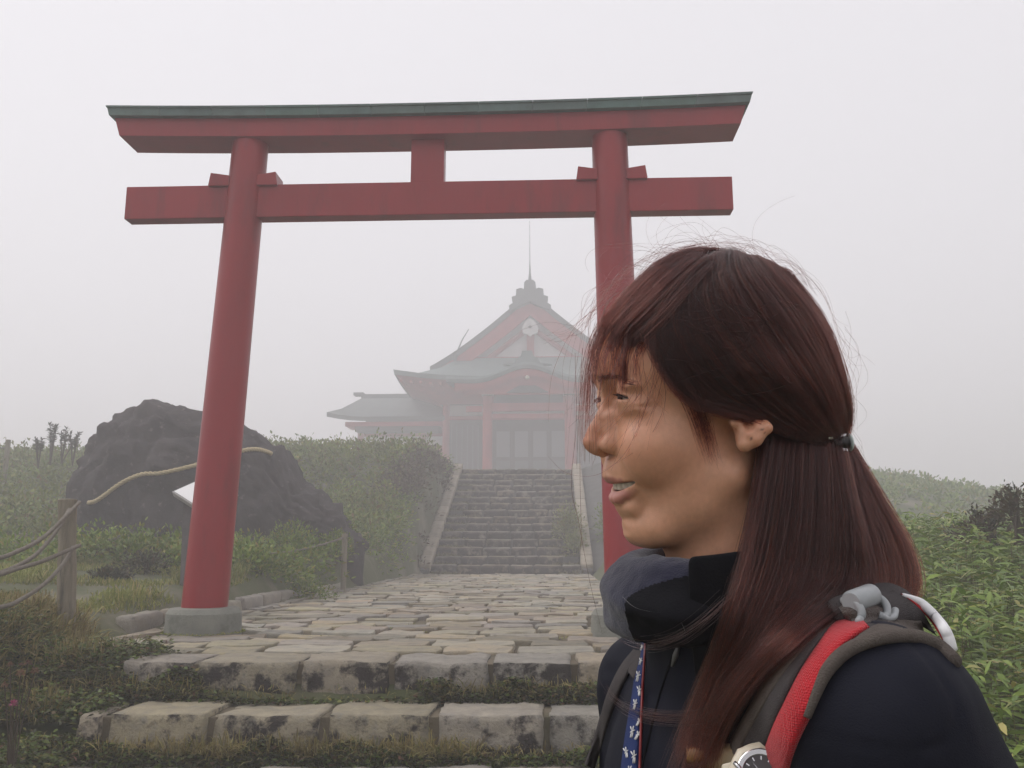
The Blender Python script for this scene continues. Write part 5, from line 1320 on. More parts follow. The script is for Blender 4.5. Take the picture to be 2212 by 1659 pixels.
def sheet(G, n, m=18, jit=1.2, lift=3.0, wave=1.2, clump=0.0, spread=1.0, trim=(0.85, 1.0), root=(0.0, 0.0), edge=0.0, tpow=1.0):
    """n strands interpolated between guide lines G (g,k,3); lateral jitter, wave and lift are in mm"""
    G = [catmull(g, m) for g in G]; G = np.array(G); g = len(G)
    out = []
    ncl = max(1, int(n/28)); cs = HR.uniform(0, g - 1, ncl); coff = HR.normal(0, 1, (ncl, 3))
    for i in range(n):
        if HR.random() < clump:
            c = HR.integers(ncl); s = np.clip(cs[c] + HR.normal(0, 0.035), 0, g - 1); base_off = coff[c]*jit*0.8
        else: s = HR.uniform(-edge, g - 1 + edge); base_off = 0
        k = int(np.clip(math.floor(s), 0, g - 2)); f = s - k
        L = G[k]*(1 - f) + G[k + 1]*f
        t = np.linspace(0, 1, m)[:, None]
        ph = HR.uniform(0, 6.28, 3); fr = HR.uniform(0.6, 1.6, 3)
        wv = np.sin(t*fr*6.28 + ph)*wave*HR.uniform(0.3, 1.0)*(0.25 + 0.75*t)
        L = L + HR.normal(0, jit, 3) + base_off*(0.35 + 1.3*t) + wv + np.array([0, 1, 0])*(HR.uniform(*sorted((-lift, lift*0.25))) if HR.random() < 0.75 else HR.uniform(0, 0.7*abs(lift)))
        t0 = HR.uniform(*root); t1 = trim[0] + (trim[1] - trim[0])*HR.random()**tpow
        x = np.linspace(t0, t1, m)*(m - 1); i0 = np.minimum(x.astype(int), m - 2); fx = (x - i0)[:, None]
        out.append(L[i0]*(1 - fx) + L[i0 + 1]*fx)
    return out
def guide_surf(pix, sdf, off):
    X, D, b = trace(sdf, pix); o = np.broadcast_to(np.asarray(off, float), (len(pix),))
    return X - D*o[:, None]
def guide_v(pix, vs): return np.array([pv(p[0], p[1], v) for p, v in zip(pix, np.broadcast_to(np.asarray(vs, float), (len(pix),)))])
def build_hair(P):
    HM = hair_material('hair_fibre', (0.0128, 0.0035, 0.0029), 0.32, 0.5)
    HM2 = hair_material('hair_fibre_light', (0.054, 0.0130, 0.0070), 0.32, 0.45)  # lighter strands: mixed tone, plus the reddish sheen painted as colour
    cap_m = mat('hair_base', (0.012, 0.006, 0.006), 0.7, spec=0.2)
    # dense under-layer so that no skin shows between the strands
    def sdf_cap(p):
        p = np.asarray(p, np.float32)
        f = sdf_hairshell(p) + 5.0
        line = 68 + (18 - p[:, 2])*0.80
        f = smax(f, line - p[:, 0], 5); f = smax(f, -(p[:, 2] + 38 + 40*sstep(p[:, 0], 138, 168)), 8)
        s = p.copy(); s[:, 1] = np.abs(s[:, 1])
        g = chain(s, [(176, 22, -70), (182, 34, -130), (168, 50, -190)], [28, 20, 13], 8)
        f = smin(f, g, 10)
        g = chain(p, [(221, 0, -76), (232, 2, -105), (246, 10, -160), (246, 22, -196)], [7, 14, 24, 16], 8)
        return smin(f, g, 5)
    V, Q = polygonise(sdf_cap, (20, -95, -230), (290, 95, 88), 3.5)
    link_mesh('hair_base', np_mesh('hair_base', l2w(V), Q), cap_m, P, smooth=True)
    near, light, face = [], [], []
    S = sdf_headhair
    D_ = mm
    # swept-back top layer, gathered in the clip
    gA = [[(112, 70), (88, 46), (72, 14), (80, -14), (104, -43), (148, -56), (188, -71), (218, -77)],
          [(118, 74), (98, 52), (90, 20), (106, -10), (132, -38), (164, -56), (196, -70), (219, -77)],
          [(124, 77), (112, 58), (112, 32), (128, 2), (154, -28), (182, -54), (205, -70), (220, -76)],
          [(130, 79), (128, 62), (140, 36), (160, 6), (182, -26), (200, -49), (212, -65), (221, -75)],
          [(138, 78), (150, 60), (171, 32), (189, 3), (204, -23), (214, -45), (219, -62), (223, -74)],
          [(158, 72), (178, 52), (198, 28), (212, 2), (221, -22), (226, -42), (228, -58), (225, -73)],
          [(176, 63), (194, 44), (208, 24), (218, 2), (225, -20), (229, -40), (230, -58), (227, -72)]]
    GA = [guide_surf([D_(*p) for p in g], S, [0.5, 0.5, 0.5, 0.5, 4 if i == 0 else 1, 6 if i == 0 else 1.5, 1.5, 2]) for i, g in enumerate(gA)]
    GA = [np.vstack([g[0] + np.array([-3, -34, -5]), g]) for g in GA]
    near += sheet(GA, 7600, m=20, jit=1.25, lift=4.0, wave=0.9, clump=0.5, trim=(0.93, 1.0), root=(0, 0.12), edge=0.10)
    near += [l*np.array([1, -1, 1.0]) for l in sheet(GA, 1500, m=16, jit=1.4, lift=4.0, wave=0.9, clump=0.5, trim=(0.93, 1.0), root=(0, 0.12))]
    near += sheet(GA[:1] + [GA[0] + np.array([-3.5, 1.0, -2.5])], 160, m=20, jit=1.5, lift=1, wave=2.0, trim=(0.35, 0.9), root=(0.0, 0.25))
    light += sheet(GA[2:], 1500, m=20, jit=1.2, lift=1.0, wave=1.2, clump=0.4, trim=(0.5, 1.0), root=(0, 0.3))
    # crown hair brushed forward into the fringe
    gF = [[(96, 78), (72, 66), (50, 46), (34, 26), (24, 8), (17, -20), (14, -60), (13, -100)],
          [(104, 77), (80, 62), (58, 40), (40, 20), (29, 2), (22, -24), (19, -62), (20, -96)],
          [(112, 74), (88, 55), (66, 34), (48, 16), (38, -2), (34, -20), (32, -34), (32, -46)],
          [(118, 70), (96, 50), (74, 28), (58, 12), (49, 0), (46, -14), (46, -26), (46, -36)],
          [(122, 66), (102, 44), (84, 22), (68, 6), (62, -6), (60, -20), (61, -34), (63, -44)]]
    def fring(g, vend):
        A = guide_surf([D_(*p) for p in g[:4]], S, 2.0); B_ = guide_v([D_(*p) for p in g[4:]], vend); return np.vstack([A, B_])
    GF0 = [fring(gF[0], [8, 4, 2, 2]), fring(gF[1], [14, 10, 8, 8]), fring(gF[2], [26, 26, 26, 24]), fring(gF[3], [40, 40, 40, 40]), fring(gF[4], [52, 54, 55, 54])]
    GF = [np.vstack([guide_surf([D_(126, 79.5)], S, 1.5)[0] if i < 2 else g[0] + np.array([7, -32, -5]), g]) for i, g in enumerate(GF0)]
    face += sheet(GF[:2], 40, jit=1.2, lift=1, wave=2.0, clump=0.95, trim=(0.75, 1.0), root=(0, 0.3))
    face += sheet(GF[:2], 46, jit=2.6, lift=3, wave=2.4, clump=0.55, trim=(0.55, 1.0), root=(0, 0.3))
    near += sheet(GF[:3], 420, jit=1.3, lift=3, wave=1.0, trim=(0.30, 0.5), root=(0, 0.05), clump=0.4)
    near += sheet(GF, 850, jit=1.6, lift=3, wave=1.2, trim=(0.30, 0.58), root=(0, 0.2), clump=0.45)
    face += sheet(GF[1:], 230, jit=1.6, lift=3, wave=1.6, trim=(0.44, 0.84), root=(0, 0.2), clump=0.6, tpow=1.2)
    face += sheet(GF[2:], 90, jit=1.6, lift=2, wave=1.5, trim=(0.62, 0.98), root=(0.1, 0.4), clump=0.5)
    face += sheet(GF[3:4] + [GF[3] + np.array([4, 2, -2])], 150, jit=1.3, lift=1, wave=1.0, trim=(0.75, 1.0), root=(0.1, 0.4))
    face += sheet(GF[:3], 36, jit=3.0, lift=4, wave=3.2, trim=(0.5, 1.0), root=(0.2, 0.5))
    for k in range(13):
        x0 = HR.uniform(18, 62); y0 = HR.uniform(10, 34); dx = HR.uniform(-12, 3); ln = HR.uniform(45, 110) if x0 < 27 else HR.uniform(24, 46); vv = float(np.interp(x0, [14, 30, 46, 62], [4, 22, 40, 54]))
        g0 = guide_v([D_(x0 + 22, y0 + 18), D_(x0 + 6, y0 + 4), D_(x0, y0 - 14), D_(x0 + dx*0.4, y0 - ln*0.45), D_(x0 + dx, y0 - ln*0.8), D_(x0 + dx*HR.uniform(0.6, 1.6), y0 - ln)], [vv*0.7, vv, vv + 3, vv + 4, vv + 3, vv])
        face += sheet([g0, g0 + HR.normal(0, 1.2, 3)], int(HR.integers(4, 13)), m=20, jit=0.7, lift=0.5, wave=1.6, trim=(0.7, 1.0), root=(0, 0.2))
    # temple lock hanging in front of the ear
    gT = [[(70, 10), (84, -14), (97, -36), (106, -56), (113, -76), (119, -94)], [(82, 0), (96, -20), (108, -40), (114, -58), (119, -76), (122, -93)]]
    GT = [guide_surf([D_(*p) for p in g], S, [1, 1.5, 2, 2.5, 3, 3]) for g in gT]
    near += sheet(GT, 260, jit=1.9, lift=1.5, wave=2.2, trim=(0.35, 1.0), clump=0.5, edge=0.35, tpow=0.8)
    # under layer behind the ear, falling over collar and chest
    def body(p): return np.minimum(sdf_jacket(p), np.minimum(sdf_head(p), ell(np.asarray(p, np.float32), (118, 0, -205), (84, 84, 52))))
    gL = [[(1664, 862), (1646, 985), (1628, 1100), (1606, 1200), (1580, 1300), (1542, 1420), (1492, 1540), (1440, 1670)],
          [(1698, 870), (1686, 1000), (1672, 1110), (1650, 1220), (1605, 1340), (1552, 1460), (1508, 1570), (1470, 1690)],
          [(1732, 880), (1730, 1012), (1726, 1130), (1704, 1250), (1645, 1370), (1576, 1480), (1526, 1590), (1495, 1690)],
          [(1768, 888), (1780, 1030), (1780, 1150), (1764, 1260), (1690, 1370), (1602, 1480), (1546, 1590), (1516, 1690)],
          [(1806, 905), (1836, 1050), (1862, 1180), (1846, 1280), (1738, 1370), (1630, 1470), (1564, 1580), (1532, 1690)]]
    def drape(g, vup, offs):
        A = guide_v(g[:4], vup); B_ = guide_surf(g[4:], body, offs); return np.vstack([A, B_])
    GL = [drape(gL[0], [48, 68, 76, 84], [11, 11, 11, 12]), drape(gL[1], [44, 66, 76, 84], [14, 13, 12, 12]), drape(gL[2], [40, 64, 74, 82], [18, 15, 13, 12]),
          drape(gL[3], [34, 56, 66, 76], [22, 17, 14, 12]), drape(gL[4], [26, 46, 56, 66], [24, 19, 15, 12])]
    near += sheet(GL, 5600, m=24, jit=1.6, lift=9, wave=2.6, clump=0.85, trim=(0.55, 1.0), edge=0.05)
    light += sheet(GA[:4], 420, m=20, jit=1.8, lift=0.5, wave=2.0, clump=0.5, trim=(0.4, 1.0), root=(0, 0.4))
    light += sheet(GL, 800, m=24, jit=2.5, lift=2, wave=4.0, clump=0.6, trim=(0.5, 1.0))
    near += sheet(GL, 260, m=24, jit=3.5, lift=-3, wave=7.0, clump=0.3, trim=(0.5, 1.0), root=(0, 0.3))
    near += sheet(GL[::-1][:3] + GL[:1], 120, m=24, jit=3.0, lift=-2, wave=6.0, clump=0.5, trim=(0.6, 1.0), root=(0.1, 0.4))
    # pony tail
    gP = [[(1812, 962), (1808, 1060), (1816, 1160), (1822, 1250), (1790, 1320), (1722, 1380), (1640, 1460)],
          [(1816, 962), (1842, 1064), (1872, 1170), (1886, 1262), (1846, 1312), (1760, 1360), (1680, 1420)],
          [(1822, 962), (1872, 1070), (1926, 1176), (1940, 1262), (1912, 1300), (1836, 1330), (1740, 1370)],
          [(1828, 966), (1900, 1080), (1958, 1180), (1978, 1245), (1966, 1286), (1920, 1300), (1860, 1310)]]
    vP = [[4, 30, 46, 62, 90, 112, 120], [2, 22, 36, 50, 78, 106, 118], [0, 12, 22, 30, 38, 46, 56], [-2, 4, 8, 12, 16, 20, 24]]
    GP = [guide_v(g, v) for g, v in zip(gP, vP)]
    near += sheet(GP, 3600, m=22, jit=2.0, lift=14, wave=2.4, clump=0.6, trim=(0.62, 1.0))
    light += sheet(GP[1:], 2100, m=22, jit=2.6, lift=4, wave=3.4, clump=0.6, trim=(0.5, 1.0))  # more of them on the tail, where its gloss is put into colour
    # wisps blown across the front of the jacket
    gW = [[(1640, 1370), (1600, 1470), (1530, 1530), (1450, 1545), (1380, 1538), (1330, 1512), (1300, 1470)], [(1660, 1390), (1620, 1490), (1540, 1552), (1460, 1560), (1390, 1552), (1345, 1530), (1318, 1500)]]
    GW = [guide_surf(g, body, [16, 15, 14, 13, 13, 10, 8]) for g in gW]
    near += sheet(GW, 46, m=22, jit=2.0, lift=1, wave=2.0, trim=(0.6, 1.0), clump=0.5)
    gW = [[(1560, 1290), (1520, 1330), (1460, 1370), (1400, 1385), (1350, 1370), (1322, 1345)], [(1580, 1300), (1530, 1345), (1470, 1385), (1410, 1400), (1360, 1392), (1330, 1376)]]
    near += sheet([guide_surf(g, body, 9) for g in gW], 26, jit=3, lift=1, wave=2.5, trim=(0.6, 1.0))
    rad = [(0.00011, 0.00004)]
    curves_obj('hair', [l2w(s) for s in near], rad*len(near), HM, P)
    curves_obj('fringe', [l2w(s) for s in face], [(0.00017, 0.00006)]*len(face), HM, P)
    curves_obj('hair_sheen_strands', [l2w(s) for s in light], [(0.00010, 0.00003)]*len(light), HM2, P)
    # loose strands in the wind
    loose = []
    def add(pm, vs): loose.append(catmull(guide_v([D_(*p) for p in pm], vs), 26))
    add([(74, -13), (70, -33), (63, -55), (50, -83), (35, -98), (20, -104), (0, -101), (-14, -88)], [56, 56, 52, 42, 30, 20, 12, 8])
    add([(80, -23), (81, -45), (70, -70), (55, -85), (30, -100)], [58, 58, 54, 46, 30])
    add([(26, 4), (24, -30), (24, -60), (25, -84), (22, -95)], [12, 10, 12, 14, 8]); add([(27, 4), (25, -30), (26, -74)], [12, 12, 14])
    add([(64, -18), (67, -40), (58, -70), (48, -90)], [55, 54, 48, 40])
    add([(14, 0), (12, -40), (12, -104), (13, -150), (12, -168)], [0]*5); add([(8, -4), (9, -60), (5, -110), (11, -142), (20, -190), (30, -232)], [0]*6)
    add([(40, 40), (10, 20), (-10, -20), (-14, -60)], [20, 0, 0, 0])
    for k in range(12):
        x0 = HR.uniform(16, 78); y0 = HR.uniform(-2, 22); sw = HR.uniform(-46, 4); ln = HR.uniform(60, 108); vv = float(np.interp(x0, [14, 30, 46, 62, 80], [6, 26, 42, 54, 60]))
        add([(x0 + 6, y0 + 10), (x0, y0), (x0 + sw*0.05 + 4, y0 - ln*0.35), (x0 + sw*0.4, y0 - ln*0.72), (x0 + sw, y0 - ln)], [vv, vv + 2, vv + 2, vv*0.85, vv*0.6])
    n_face = len(loose)
    R_ = HR
    for i in range(95):                                # fly-aways over the crown: arcs that leave and rejoin the head
        x0 = R_.uniform(30, 205); ln = R_.uniform(15, 75)*R_.choice([-1, 1], p=[0.7, 0.3]); hgt = abs(R_.normal(0, 1))*6 + 1
        def top(x): x = min(max(x, 18), 226); return -8 + 90*math.sqrt(max(0, 1 - ((x - 121)/105)**2))
        x1 = x0 + ln; v_ = R_.uniform(-25, 45)
        pm = [(x0, top(x0) - 4), (x0 + ln*0.3, top(x0 + ln*0.3) + hgt), (x0 + ln*0.7, top(x0 + ln*0.7) + hgt*R_.uniform(0.6, 1.3)), (x1, top(x1) + R_.uniform(-3, hgt))]
        if R_.random() < 0.3: pm.append((x1 + ln*0.25, top(x1) + R_.uniform(0, hgt)*0.6 - 8))
        loose.append(catmull(guide_v([D_(*p) for p in pm], v_), 20))
    for i in range(16):                                 # long loops blowing above the head
        x0 = R_.uniform(60, 170); pm = [(x0, 70)]
        a = R_.uniform(1.9, 2.9); st = R_.uniform(8, 13); x, y = x0, 72
        cv = R_.uniform(-0.30, 0.42)
        for k in range(9): x += math.cos(a)*st; y += abs(math.sin(a))*st*0.55 if k < 4 else math.sin(a)*st*0.5; a += cv*R_.uniform(0.6, 1.4); pm.append((x, y))
        loose.append(catmull(guide_v([D_(*p) for p in pm], R_.uniform(-10, 30)), 30))
    for i in range(170):                                # fine hairs lying across the side of the head
        x0, y0 = R_.uniform(40, 200), R_.uniform(-30, 66); a = R_.uniform(-0.9, 0.5) + (PI if R_.random() < 0.5 else 0); st = R_.uniform(5, 14); pm = [(x0, y0)]; x, y = x0, y0; cv = R_.normal(0, 0.16)
        for k in range(7): x += math.cos(a)*st; y += math.sin(a)*st; a += cv; pm.append((x, y))
        if any(not (16 < p[0] < 226) or ((p[0] - 121)/103)**2 + ((p[1] + 8)/91)**2 > 1 or p[1] < -50 or p[0] + 0.8*p[1] < 66 for p in pm): continue
        loose.append(catmull(guide_surf([D_(*p) for p in pm], S, R_.uniform(1.5, 5)), 20))
    for i in range(60):                                 # stray hairs at the back and over the fringe
        if i < 25: x0, y0 = 222 + R_.uniform(-6, 6), R_.uniform(-70, 30); pm = [(x0, y0), (x0 + R_.uniform(4, 14), y0 - 16), (x0 + R_.uniform(2, 20), y0 - 36), (x0 + R_.uniform(-6, 10), y0 - 58)]; v_ = R_.uniform(-10, 15)
        else: x0, y0 = R_.uniform(14, 46), R_.uniform(14, 44); dx = R_.uniform(-26, 4); pm = [(x0 + 12, y0 + 10), (x0, y0), (x0 + dx*0.5, y0 - 28), (x0 + dx*0.9, y0 - 60), (x0 + dx*R_.uniform(0.7, 1.3), y0 - R_.uniform(70, 120))]; v_ = R_.uniform(-12, 22)
        loose.append(catmull(guide_v([D_(*p) for p in pm], v_), 22))
    for i in range(34):                                 # thin curved hairs over cheek and eye
        x0, y0 = R_.uniform(30, 84), R_.uniform(-4, 22) ; pm = [(x0, y0), (x0 + R_.uniform(-6, 8), y0 - 24), (x0 + R_.uniform(-14, 10), y0 - 50), (x0 + R_.uniform(-34, 6), y0 - R_.uniform(60, 95))]
        X = guide_surf([D_(*p) for p in pm], S, R_.uniform(1.5, 5)); X = catmull(X, 22); loose.append(X)
    curves_obj('loose_strands', [l2w(s) for s in loose], [(0.00016, 0.00007)]*n_face + [(0.000085, 0.00004)]*(len(loose) - n_face), HM, P)
    # brows and lashes
    br = []; nbr = 420; t = R_.random(nbr); v0 = 8 + 38*t; w0 = -28.0 + 4.0*np.sin(PI*np.minimum(1, t*1.15)) - 3.0*t + R_.normal(0, 1.35, nbr)
    P0 = np.stack([np.full(nbr, 18.0), v0, w0], -1); dd = np.array([1.0, 0, 0]); t_ = np.zeros(nbr)
    for _ in range(40): t_ += sdf_head(P0 + dd*t_[:, None])*0.8
    X0 = P0 + dd*(t_ + 0.2)[:, None]
    for i in range(nbr):
        e = np.array([0.6 + 2.6*t[i], 3.6, 0.9 - 1.8*t[i]])*R_.uniform(0.7, 1.4); X = X0[i]
        for s_ in (1, -1): L = np.array([X, X + e*0.5 + [-0.9, 0, 0.1], X + e + [-0.3, 0, 0]]); L[:, 1] *= s_; br.append(catmull(L, 5))
    curves_obj('eyebrows', [l2w(s) for s in br], [(0.00013, 0.00005)]*len(br), hair_material('brow_fibre', (0.02, 0.008, 0.006), 0.4), P)
    la = []
    for s_ in (1, -1):
        for i in range(150):
            v0 = 17.5 + 23*R_.random(); hh = 2.05*math.sqrt(max(0, 1 - ((v0 - 28.5)/12.5)**2)); w0 = -38.9 - (v0 - 17)*0.18 + hh*0.85
            a = (v0 - EYE[1]); dx = math.sqrt(max(1, 13.2**2 - a*a - (w0 - EYE[2])**2)); X = np.array([EYE[0] - dx, v0, w0])
            e = np.array([-3.4 + 0.06*max(0, v0 - 26), 0.6 + (v0 - 28)*0.20, -1.0])*R_.uniform(0.6, 1.1); L = np.array([X, X + e*0.55 + [0, 0, -0.5], X + e + [0, 0, 0.5]]); L[:, 1] *= s_; la.append(catmull(L, 6))
    curves_obj('eyelashes', [l2w(s) for s in la], [(0.00014, 0.00004)]*len(la), hair_material('lash_fibre', (0.008, 0.005, 0.005), 0.4), P)
def build_eyes_teeth(P):
    white = mat('eye_white', (0.55, 0.50, 0.47), 0.15, spec=0.5); iris = mat('iris', (0.016, 0.008, 0.006), 0.2, spec=0.35)
    tooth = mat('tooth_enamel', (0.70, 0.655, 0.56), 0.22, var=(0.62, 0.56, 0.46), vscale=300, spec=0.5)
    for s in (1, -1):
        c = EYE*[1, s, 1]; bm = bmesh.new(); bmesh.ops.create_uvsphere(bm, u_segments=32, v_segments=20, radius=11.9)
        me = bpy.data.meshes.new('eyeball'); bm.to_mesh(me); bm.free()
        for v in me.vertices: v.co = Vector(l2w(np.array(v.co) + c))
        e = link_mesh('eyeball', me, white, P, smooth=True)
        d = np.array([-1, 0.10, -0.02]); d /= np.linalg.norm(d); a = np.cross(d, [0, 0, 1.0]); a /= np.linalg.norm(a); b = np.cross(d, a); mb = MB(); ring = []
        for r_, h_ in ((0.1, 12.55), (3.0, 12.3), (5.6, 11.3)): ring.append([l2w(c + d*h_ + (a*math.cos(2*PI*k/24) + b*math.sin(2*PI*k/24))*r_) for k in range(25)])
        mb.grid(ring); mb.build('iris', iris, e, smooth=True)
    for k in range(-5, 6):
        v = k*7.0*(1 - 0.045*abs(k)) ; uu = 41.8 + v*v/44.0; wdt = 7.6 if abs(k) < 2 else 6.2
        ang = math.atan2(2*v/44.0, 1.0); lw = 8.5 if abs(k) != 2 else 7.6
        mb = MB(); P_ = []
        for i in range(7):
            t = i/6; z = -106.5 - lw*t - 0.0; row = []
            for j in range(9):
                a = 2*PI*j/8; sq = 1.0 - 0.18*t**3; rr = (abs(math.cos(a))**3 + abs(math.sin(a))**3)**(-1/3)
                x = math.cos(a)*rr*wdt/2*sq*(0.96 + 0.04*math.sin(PI*t)); y = math.sin(a)*rr*(2.6 - 1.2*t)
                row.append(l2w((uu - y*math.cos(ang)*-1 + x*math.sin(ang), v + x*math.cos(ang), z)))
            P_.append(row)
        mb.grid(P_); mb.f.append(tuple(6*9 + q for q in range(8))); mb.build('tooth', tooth, P, smooth=True)
def build_person():
    g = w2l([0, 0, 0]); base = l2w(t2l(0, 0, -830))
    P = thing('person', 'young woman in profile with dark red windblown hair, navy jacket and half smile', 'person', (0, 0, 0))
    build_head(P); C = build_cloth(P); build_eyes_teeth(P); build_hair(P)
    # put the empty at her feet
    off = Vector((float(base[0]), float(base[1]), Z4)); P.location = off
    for c in P.children: c.location = -off
    return C
CLO = build_person()
# ================================================================== what she carries and wears on top
def sdf_pack(p):
    p = np.asarray(p, np.float32); dx = p[:, 0] - 248; dy = p[:, 1] + 120; q = np.stack([-dx*0.643 + dy*0.766, dx*0.766 + dy*0.643, p[:, 2] - np.float32(TILT)*p[:, 1] + 462], -1)
    d = np.abs(q) - np.array([46, 66, 206], np.float32); 
    o = np.sqrt((np.maximum(d, 0)**2).sum(-1)) + np.minimum(d.max(-1), 0) - 46
    return o - 3*vnoise3(p*0.02, 41)
def sdf_pad(p):
    p = np.asarray(p, np.float32)
    return smin(rc(p, (182, 104, -206), (236, 66, -210), 19, 23), rc(p, (236, 66, -210), (258, 40, -246), 23, 26), 8)
def sdf_worn(p): return np.minimum(sdf_jacket(p), np.minimum(sdf_pack(p), sdf_pad(p)))
def build_gear():
    G = {}
    G['red'] = mat('strap_red_mesh', (0.50, 0.008, 0.018), 0.7, var=(0.40, 0.006, 0.014), vscale=60, spec=0.3, sheen=0.2)
    t = G['red'].node_tree; N = t.nodes; L = t.links; b = N['Principled BSDF']
    tc = N.new('ShaderNodeTexCoord'); vo = N.new('ShaderNodeTexVoronoi'); vo.inputs['Scale'].default_value = 620; vo.inputs['Randomness'].default_value = 0.35
    L.new(tc.outputs['Object'], vo.inputs['Vector']); bp = N.new('ShaderNodeBump'); bp.inputs['Strength'].default_value = 0.9; bp.inputs['Distance'].default_value = 0.0012; bp.invert = True
    L.new(vo.outputs['Distance'], bp.inputs['Height']); L.new(bp.outputs[0], b.inputs['Normal'])
    G['grey'] = mat('webbing_grey', (0.085, 0.075, 0.075), 0.85, var=(0.065, 0.058, 0.06), vscale=60, bump=0.5, bscale=900, spec=0.2)
    G['brownish'] = mat('binding_taupe', (0.15, 0.128, 0.112), 0.88, var=(0.12, 0.10, 0.09), vscale=50, bump=0.6, bscale=700, spec=0.2)
    G['felt'] = mat('brown_felt', (0.095, 0.06, 0.045), 0.95, var=(0.06, 0.036, 0.027), vscale=120, bump=0.8, bscale=500, spec=0.1, sheen=0.3)
    G['plastic'] = mat('grey_plastic', (0.36, 0.38, 0.39), 0.38, var=(0.31, 0.33, 0.34), vscale=30, spec=0.45)
    G['white'] = mat('white_shell', (0.82, 0.82, 0.83), 0.4)
    G['packred'] = mat('pack_red', (0.42, 0.010, 0.016), 0.7, bump=0.4, bscale=700)
    G['stitch'] = mat('grey_stitch', (0.04, 0.037, 0.04), 0.9)
    def tr(pix, off, sdf=sdf_jacket):
        X, D, bb = trace(sdf, [tuple(p) for p in pix], tmin=200.0); return X - D*np.asarray(off)[..., None] if np.ndim(off) else X - D*off
    def ribbon(name, lp, rp, m, par, off=5.0, bulge=2.0, thick=6.0, n=40, k=9, sdf=sdf_jacket, edge=1.5):
        A = catmull(lp, n); B_ = catmull(rp, n); top = []
        for j in range(k):
            t = j/(k - 1); e = 1 - (2*t - 1)**6
            top.append(tr(A*(1 - t) + B_*t, off*(0.3 + 0.7*e) + bulge*math.sin(PI*t), sdf))
        top = np.array(top)
        # ease the ribbon so it bridges little hollows
        for _ in range(3): top[:, 1:-1] = 0.25*top[:, :-2] + 0.5*top[:, 1:-1] + 0.25*top[:, 2:]
        dn = np.array([lray(*p) for p in (A + B_)/2]); low = top + dn[None]*thick
        P = [[l2w(x) for x in row] for row in top]; Q = [[l2w(x) for x in row] for row in low]
        mb = MB(); rows = [Q[0]] + P + [Q[-1]]
        mb.grid(rows); o = mb.build(name, m, par, smooth=True); return o, top
    # ---------------- backpack
    base = l2w(t2l(-150, 0, -690)); B = thing('backpack', 'hiking backpack with red mesh shoulder strap edged in grey on the woman\'s back', 'backpack', (0, 0, 0))
    V, Q = polygonise(sdf_pack, (90, -290, -760), (440, 60, -160), 5.0); link_mesh('pack_body', np_mesh('pack_body', l2w(V), Q), G['packred'], B, smooth=True)
    V, Q = polygonise(sdf_pad, (120, -10, -290), (300, 150, -170), 4.0); link_mesh('strap_padding', np_mesh('strap_padding', l2w(V), Q), G['grey'], B, smooth=True)
    # near strap: red mesh band, padded grey bands beside it, taupe binding
    Lr = [(1842, 1316), (1800, 1340), (1768, 1385), (1730, 1440), (1694, 1510), (1660, 1585), (1640, 1650), (1632, 1700)]
    Rr = [(1880, 1356), (1840, 1384), (1806, 1424), (1784, 1474), (1756, 1540), (1724, 1605), (1706, 1660), (1698, 1710)]
    red, top = ribbon('mesh_band', Lr, Rr, G['red'], B, off=8, bulge=3.0)
    Lg = [(1800, 1312), (1740, 1362), (1690, 1415), (1650, 1470), (1612, 1535), (1580, 1595), (1566, 1650), (1560, 1700)]
    ribbon('padded_band', Lg, [(a + 6, b_) for a, b_ in Lr], G['grey'], B, off=6.5, bulge=2.0)
    bd, tb = ribbon('edge_binding', Lg, [(a + 30, b_ + 12) for a, b_ in Lg], G['brownish'], B, off=8.2, bulge=1.5, k=7)
    for row in (tb[-1],):
        W_ = l2w(row + 0.0*row); mb = MB()
        for i in range(0, len(W_) - 1): mb.tube([W_[i]*0.9 + W_[i + 1]*0.1, W_[i]*0.35 + W_[i + 1]*0.65], 0.0005, n=4)
        mb.build('stitching', G['stitch'], bd)
    pip = catmull([(1742, 1548), (1760, 1502), (1784, 1452), (1820, 1412), (1866, 1388), (1925, 1374), (1985, 1376), (2030, 1396), (2062, 1426)], 60)
    X = tr(pip, 6.0, sdf_worn)
    for _ in range(4): X[1:-1] = 0.25*X[:-2] + 0.5*X[1:-1] + 0.25*X[2:]
    X = np.vstack([X, X[-1] + [8, -16, -10], X[-1] + [14, -42, -30], X[-1] + [12, -70, -60]])
    MB().tube(l2w(X), np.concatenate([np.linspace(0.0030, 0.0046, 20), np.full(43, 0.0046)]), n=12).build('piping', G['brownish'], B, smooth=True)
    ribbon('binding_panel', [(1806, 1424), (1838, 1384), (1880, 1352), (1935, 1338), (1990, 1340)], [(1800, 1440), (1836, 1404), (1880, 1380), (1935, 1372), (2000, 1378)], G['brownish'], B, off=7.0, bulge=0.5, n=24, k=7, sdf=sdf_worn)
    ribbon('shoulder_panel', [(1826, 1322), (1850, 1300), (1890, 1284), (1925, 1276), (1958, 1284), (1985, 1306)], [(1856, 1372), (1884, 1360), (1920, 1350), (1955, 1346), (1990, 1352), (2024, 1374)], G['grey'], B, off=3.0, bulge=1.5, n=24, k=9, sdf=sdf_worn)
    ribbon('red_panel', [(1944, 1282), (1966, 1298), (1994, 1324), (2016, 1350), (2034, 1380)], [(1956, 1284), (1990, 1306), (2022, 1338), (2040, 1368), (2048, 1396)], G['packred'], B, off=4.0, bulge=0.5, n=24, k=7, sdf=sdf_worn)
    X = tr(catmull([(1950, 1284), (1990, 1303), (2024, 1336), (2046, 1370), (2056, 1402)], 30), 4.0, sdf_worn)
    for _ in range(3): X[1:-1] = 0.25*X[:-2] + 0.5*X[1:-1] + 0.25*X[2:]
